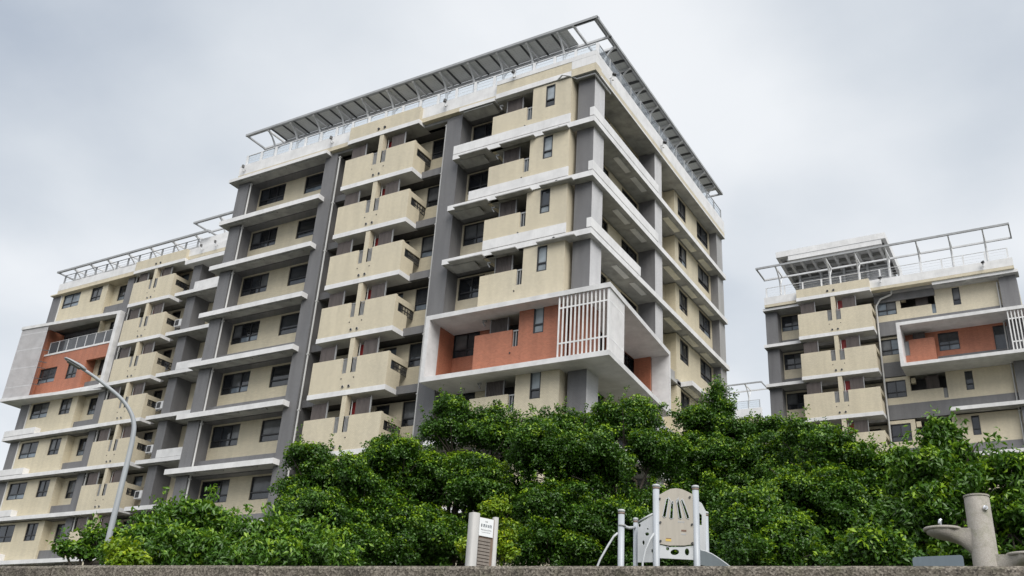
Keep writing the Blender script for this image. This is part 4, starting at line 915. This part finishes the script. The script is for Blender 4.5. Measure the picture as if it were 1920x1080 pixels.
glyphs(0.11, 0.33, 5, 4.675, 0.050, 0.010, 'ink'); glyphs(0.11, 0.33, 8, 4.605, 0.022, 0.005, 'steel_grey'); glyphs(0.19, 0.25, 2, 4.745, 0.02, 0.006, 'steel_grey'); glyphs(0.13, 0.31, 7, 4.565, 0.014, 0.004, 'steel_grey')

# ------------------------------------------------------------------ play tower
PB = Vector((11.32, -18.5, GROUND)); pr = Vector((0.847, 0.531, 0)).normalized(); pf = Vector((-0.531, 0.847, 0))
PF = Face((PB.x, PB.y), (pr.x, pr.y), (-pf.x, -pf.y))      # d towards the camera
play = empty('play_tower', PB, 'grey and tan playground tower with a slide, standing before the trees', 'play structure')
K = 18.6/1762.0; ZH = 4.52                                  # metres per pixel of reference at the tower; height of the sight line over the wall
def px(x, d=0.0): return (x-1267)*K*(1-d/18.6) - d*0.174
def pz(y, d=0.0): return 1.6 + (ZH + (1058-y)*K*0.926 - 1.6)*(1-d/18.0)
def post(x, ytop, d, r=0.062, lean=0.0):
    u = px(x, d); z1 = pz(ytop, d); m = MB(); m.tube([PF.pt(u, d, GROUND), PF.pt(u, d, z1-0.05)], r, 14); o = m.build('post', 'play_post', play, PB, True)
    MB().tube([PF.pt(u, d, z1-0.05), PF.pt(u, d, z1-0.01), PF.pt(u, d, z1)], [r*1.12, r*1.12, r*0.8], 14).build('cap', 'play_white', o, PB, True)
    MB().tube([PF.pt(u, d, z1-0.09), PF.pt(u, d, z1-0.06)], r*1.06, 14).build('band', 'sign_brown', o, PB, True); return o
post(1233, 909, 0); post(1304, 906, 0); post(1171, 962, 0.1, 0.06); post(1197, 976, -0.35, 0.045); post(1322, 955, -0.75, 0.055)
def plate(name, outline, holes, F, d, thick, mat, parent):
    cu = bpy.data.curves.new(name, 'CURVE'); cu.dimensions = '2D'; cu.fill_mode = 'BOTH'; cu.extrude = thick/2; cu.bevel_depth = 0.004
    for pts in [outline]+holes:
        sp = cu.splines.new('POLY'); sp.points.add(len(pts)-1); sp.use_cyclic_u = True
        for p, (u, z) in zip(sp.points, pts): p.co = (u, z, 0, 1)
    ob = bpy.data.objects.new(name, cu); sc.collection.objects.link(ob)
    me = bpy.data.meshes.new_from_object(ob); bpy.data.objects.remove(ob)
    for v in me.vertices: v.co = F.pt(v.co.x, d+v.co.z, v.co.y) - PB
    if F.flip is False: me.flip_normals()
    me.materials.clear(); me.materials.append(MATS[mat]); me.update()
    return link(bpy.data.objects.new(name, me), parent)
def ell(cx, cz, rx, rz, n=14, rot=0): return [(cx+rx*math.cos(2*math.pi*k/n)*math.cos(rot)-rz*math.sin(2*math.pi*k/n)*math.sin(rot), cz+rx*math.cos(2*math.pi*k/n)*math.sin(rot)+rz*math.sin(2*math.pi*k/n)*math.cos(rot)) for k in range(n)]
uL, uR = px(1236.5), px(1300)
arch = [(uL, pz(1020)), (uL+0.02, pz(1022)), (px(1255), pz(1024)), (px(1282), pz(1022)), (uR, pz(1018)), (uR, pz(925))] + \
       [(px(x), pz(y)) for x, y in ((1295, 922.5), (1287, 918.5), (1279, 915.5), (1269, 914.5), (1259, 916.5), (1250, 921.5), (1241, 928), (1236.5, 930))]
def slot(x0, y0, x1, y1, w):
    a, b = Vector((px(x0), pz(y0))), Vector((px(x1), pz(y1))); t = (b-a).normalized(); nn = Vector((-t.y, t.x))*w/2
    return [tuple(a+nn), tuple(a+nn*0.4-t*w/2), tuple(a-nn), tuple(b-nn*1.3), tuple(b+t*w*0.5), tuple(b+nn*1.3)]
slots = [slot(1253, 937, 1247, 970, 0.05), slot(1261.5, 942, 1259.5, 972, 0.05), slot(1271, 937, 1276, 971, 0.048), slot(1279, 937, 1289.5, 970, 0.045)]
tanp = plate('tan_panel', arch, slots, PF, 0.0, 0.03, 'play_tan', play)
for s_ in slots:
    m = MB(); loop = [PF.pt(u, 0.022, z) for u, z in s_]; m.tube(loop+[loop[0]], 0.009, 6); m.build('slot_rim', 'play_white', tanp, PB)
m = MB()
for a in ((1254, 932, 1262, 945), (1279, 934, 1284, 946), (1273, 932, 1270, 942)): m.tube([PF.pt(px(a[0]), 0.02, pz(a[1])), PF.pt(px(a[2]), 0.02, pz(a[3]))], 0.009, 6)
m.build('slot_rim', 'play_white', tanp, PB)
low = [(uL, pz(1048)), (uR, pz(1047)), (uR, pz(1021)), (px(1280), pz(1025)), (px(1255), pz(1027)), (uL, pz(1023))]
plate('lower_panel', low, [ell(px(1253), pz(1029.5), 0.032, 0.042), ell(px(1265.5), pz(1035.5), 0.085, 0.055, 14, 0.2), ell(px(1287), pz(1033.5), 0.045, 0.068)], PF, -0.02, 0.03, 'play_white', play)
MB().box(PF, uL, uR, -0.75, -0.03, pz(1047)-0.28, pz(1047)-0.18).build('deck', 'sign_brown', play, PB)
for nm, x0, x1, y0, y1, mt in (('label_plate', 1277, 1286, 993, 996.5, 'label_brown'), ('label_plate', 1277, 1285, 1000, 1002.5, 'steel_grey'), ('label_plate', 1249, 1259, 1012, 1016.5, 'label_yellow'), ('label_plate', 1250, 1259, 1010.5, 1012, 'label_brown')):
    MB().box(PF, px(x0), px(x1), 0.0192, 0.022, pz(y1), pz(y0)).build(nm, mt, tanp, PB)
m = MB()
for i in range(4): x = 1271.5+3*i; m.box(PF, px(x), px(x+2.0), 0.0192, 0.0215, pz(980), pz(977)); 
m.build('lettering', 'steel_grey', tanp, PB)
for x, y in ((1239, 937), (1293, 930), (1240, 982), (1296, 982), (1240, 1017), (1296, 1017)): MB().tube([PF.pt(px(x), 0.0, pz(y)), PF.pt(px(x), 0.045, pz(y))], 0.02, 8).build('bolt', 'frame_dark', tanp, PB)
# side climbing panel with round holes, running back to the left
SPF = Face((PF.pt(px(1228), -0.02, 0).x, PF.pt(px(1228), -0.02, 0).y), tuple((-pr*0.86+pf*0.5).normalized()[:2]), tuple((-pf*0.86-pr*0.5).normalized()[:2]))
Ls = 0.30
def sp(x): return (1228-x)/(1228-1205)*Ls
plate('climbing_panel', [(0, pz(1056)), (Ls, pz(1056)), (Ls, pz(985)), (sp(1218), pz(976)), (0, pz(967))], [ell(sp(1207.5), pz(987), 0.028, 0.035), ell(sp(1220), pz(994.5), 0.022, 0.018), ell(sp(1219), pz(1004), 0.045, 0.034), ell(sp(1213.5), pz(1020), 0.028, 0.045), ell(sp(1227), pz(1036), 0.02, 0.035)], SPF, 0, 0.03, 'play_white', play)
MB().tube([SPF.pt(Ls, 0, pz(980)), SPF.pt(Ls*0.5, 0.02, pz(973)), SPF.pt(0, 0.02, pz(966))], 0.018, 8).build('top_rail', 'play_white', play, PB, True)
MB().tube([PF.pt(px(1171), 0.1, pz(994)), PF.pt(px(1184, -0.1), -0.1, pz(996, -0.1)), PF.pt(px(1197, -0.35), -0.35, pz(994, -0.35))], 0.028, 8).build('crossbar', 'play_white', play, PB, True)
MB().tube([PF.pt(px(1171), 0.1, pz(996.5)), PF.pt(px(1171), 0.1, pz(993))], 0.073, 12).build('clamp', 'steel_grey', play, PB, True)
def arc(pts, r=0.02): MB().tube([PF.pt(px(x, d), d, pz(y, d)) for x, y, d in pts], r, 8).build('climbing_bar', 'play_white', play, PB, True)
arc([(1165, 1007, 0.1), (1158, 1014, 0.1), (1148, 1032, 0.1), (1135, 1058, 0.1), (1122, 1095, 0.1), (1114, 1260, 0.1)])
arc([(1229, 1003, 0.08), (1222, 1015, 0.12), (1214, 1035, 0.14), (1209, 1058, 0.14), (1206, 1260, 0.14)])
# rear right panel and slide
Px = lambda x: px(x, -0.45); Pz = lambda y: pz(y, -0.45)
plate('rear_panel', [(Px(1303), Pz(1050)), (Px(1319), Pz(1045)), (Px(1322), Pz(955)), (Px(1315), Pz(940)), (Px(1307), Pz(935)), (Px(1303), Pz(935))], [[(Px(1310), Pz(982)), (Px(1315), Pz(982)), (Px(1315), Pz(962)), (Px(1310), Pz(958))]], PF, -0.45, 0.03, 'play_white', play)
m = MB(); SW = 0.42
path = [(1309, 1028), (1320, 1029.5), (1332, 1034), (1345, 1042), (1357, 1050.5), (1368, 1059), (1390, 1076), (1440, 1125), (1490, 1175), (1515, 1185)]
for side in (0, 1):
    d = -0.05-SW*side; loopt = [PF.pt(px(x), d, pz(y)) for x, y in path]; loopb = [PF.pt(px(x), d, pz(y)-0.26) for x, y in path]
    for i in range(len(path)-1): m.prism([loopt[i], loopt[i+1], loopb[i+1], loopb[i]], PF.n*-0.03)
for i in range(len(path)-1):
    a, b_ = [PF.pt(px(x), -0.08, pz(y)-0.19) for x, y in path[i:i+2]]; m.prism([a, b_, b_-PF.n*(SW-0.03), a-PF.n*(SW-0.03)], (0, 0, -0.02))
sld = m.build('slide', 'slide_grey', play, PB)
for side in (0, 1): MB().tube([PF.pt(px(x), -0.065-SW*side, pz(y)+0.008) for x, y in path], 0.014, 8).build('slide_rim', 'play_white', sld, PB, True)

# ------------------------------------------------------------------ drinking fountain and grey bench
FB = Vector((17.125, -26.30, GROUND)); ft = empty('drinking_fountain', FB, 'beige stone drinking fountain with a round column and side basins on the right', 'drinking fountain')
col_top = 3.655
m = MB(); n = 28; zs = [GROUND, GROUND+0.02, col_top-0.012, col_top]; rs = [0.108, 0.105, 0.100, 0.094]
for z, r in zip(zs, rs):
    for k in range(n): a = 2*math.pi*k/n; m.v.append(FB+Vector((r*math.cos(a), r*math.sin(a), z-GROUND)))
for i in range(3):
    for k in range(n): m.f.append((i*n+k, i*n+(k+1) % n, (i+1)*n+(k+1) % n, (i+1)*n+k)); m.m.append(0)
m.f.append(tuple(3*n+k for k in range(n))); m.m.append(0)
smooth_by_angle(m.build('column', 'fountain_stone', ft, FB), 35)
MB().tube([FB+Vector((0, 0, col_top-GROUND-0.002)), FB+Vector((0, 0, col_top-GROUND+0.012))], 0.104, 28).build('cap', 'fountain_stone', ft, FB)
fd = Vector((-0.98, -0.12, 0)).normalized(); fdn = Vector((-fd.y, fd.x, 0))
def basin(direction, ztop, reach, bowl_r, nm):
    dv = direction; nv = Vector((-dv.y, dv.x, 0)); m = MB(); 
    prof = [(0.06, 0.062, 0.26), (0.12, 0.062, 0.185), (0.17, 0.066, 0.135), (0.21, 0.085, 0.115), (0.26, bowl_r, 0.095), (reach*0.75+0.02, bowl_r*1.02, 0.075), (reach*0.92, bowl_r*0.80, 0.055), (reach, bowl_r*0.35, 0.035)]
    q = 14
    for (s_, w, dep) in prof:
        for k in range(q):
            a = 2*math.pi*k/q; cx, cz = math.cos(a), math.sin(a)
            zz = 0.0 if cz >= 0 else cz*dep
            m.v.append(FB + dv*s_ + nv*w*math.copysign(abs(cx)**0.6, cx) + Vector((0, 0, ztop-GROUND+zz - (0.0 if cz < 0.2 else 0.0))))
    for i in range(len(prof)-1):
        for k in range(q): m.f.append((i*q+k, (i+1)*q+k, (i+1)*q+(k+1) % q, i*q+(k+1) % q)); m.m.append(0)
    m.f.append(tuple(range(q))); m.m.append(0); m.f.append(tuple((len(prof)-1)*q+k for k in reversed(range(q)))); m.m.append(0)
    o = smooth_by_angle(m.build(nm, 'fountain_stone', ft, FB), 50)
    rim = MB(); c = FB+dv*(reach*0.70)+Vector((0, 0, ztop-GROUND)); pts = [c + dv*(reach*0.33)*math.cos(2*math.pi*k/24) + nv*bowl_r*math.sin(2*math.pi*k/24) for k in range(25)]
    rim.tube(pts, 0.014, 8); rim.build('rim', 'fountain_stone', o, FB, True)
    tp = MB(); c = FB+dv*(reach*0.72)+nv*0.0+Vector((0, 0, ztop-GROUND)); tp.tube([c, c+Vector((0, 0, 0.035)), c+Vector((0, 0, 0.055))+dv*0.006, c+Vector((0, 0, 0.082))+dv*0.0, c+Vector((0, 0, 0.092))-dv*0.014], [0.011, 0.010, 0.016, 0.015, 0.008], 10)
    tp.build('tap', 'chrome', o, FB, True)
basin(fd, 3.385, 0.43, 0.13, 'basin')
basin(Vector((0.99, 0.05, 0)).normalized(), 3.16, 0.45, 0.13, 'low_basin')
bn = (-_f); bn.z = 0; bn.normalize(); m = MB(); c = FB+bn*0.100+Vector((0.008, 0, 1.14)); m.tube([c-bn*0.01, c+bn*0.012, c+bn*0.016], [0.022, 0.022, 0.016], 18); o = m.build('push_button', 'chrome', ft, FB)
m = MB(); m.tube([c+bn*0.014, c+bn*0.022], 0.010, 12); m.build('button_core', 'steel_grey', o, FB)

BB = Vector((16.82, -26.83, GROUND)); bench = empty('park_bench', BB, 'low blue grey metal seat back peeking over the wall left of the fountain', 'bench')
BF = Face((BB.x, BB.y), (0.99, 0.12), (0.12, -0.99))
m = MB(); r = 0.02; uu = 0.19
loop = [(-uu, 2.78), (uu, 2.78), (uu, 3.085-r), (uu-0.006, 3.085-0.006), (uu-r, 3.085), (-uu+r, 3.072), (-uu+0.006, 3.066), (-uu, 3.072-r)]
m.prism([BF.pt(u, 0, z) for u, z in loop], BF.n*-0.03); m.build('backrest', 'bench_grey', bench, BB)
m = MB(); m.box(BF, -uu, uu, 0.0, 0.36, 2.76, 2.80); m.build('seat', 'bench_grey', bench, BB)
for u in (-uu+0.03, uu-0.03):
    for d in (-0.01, 0.32): MB().box(BF, u-0.015, u+0.015, d-0.015, d+0.015, GROUND, 2.76).build('leg', 'bench_grey', bench, BB)
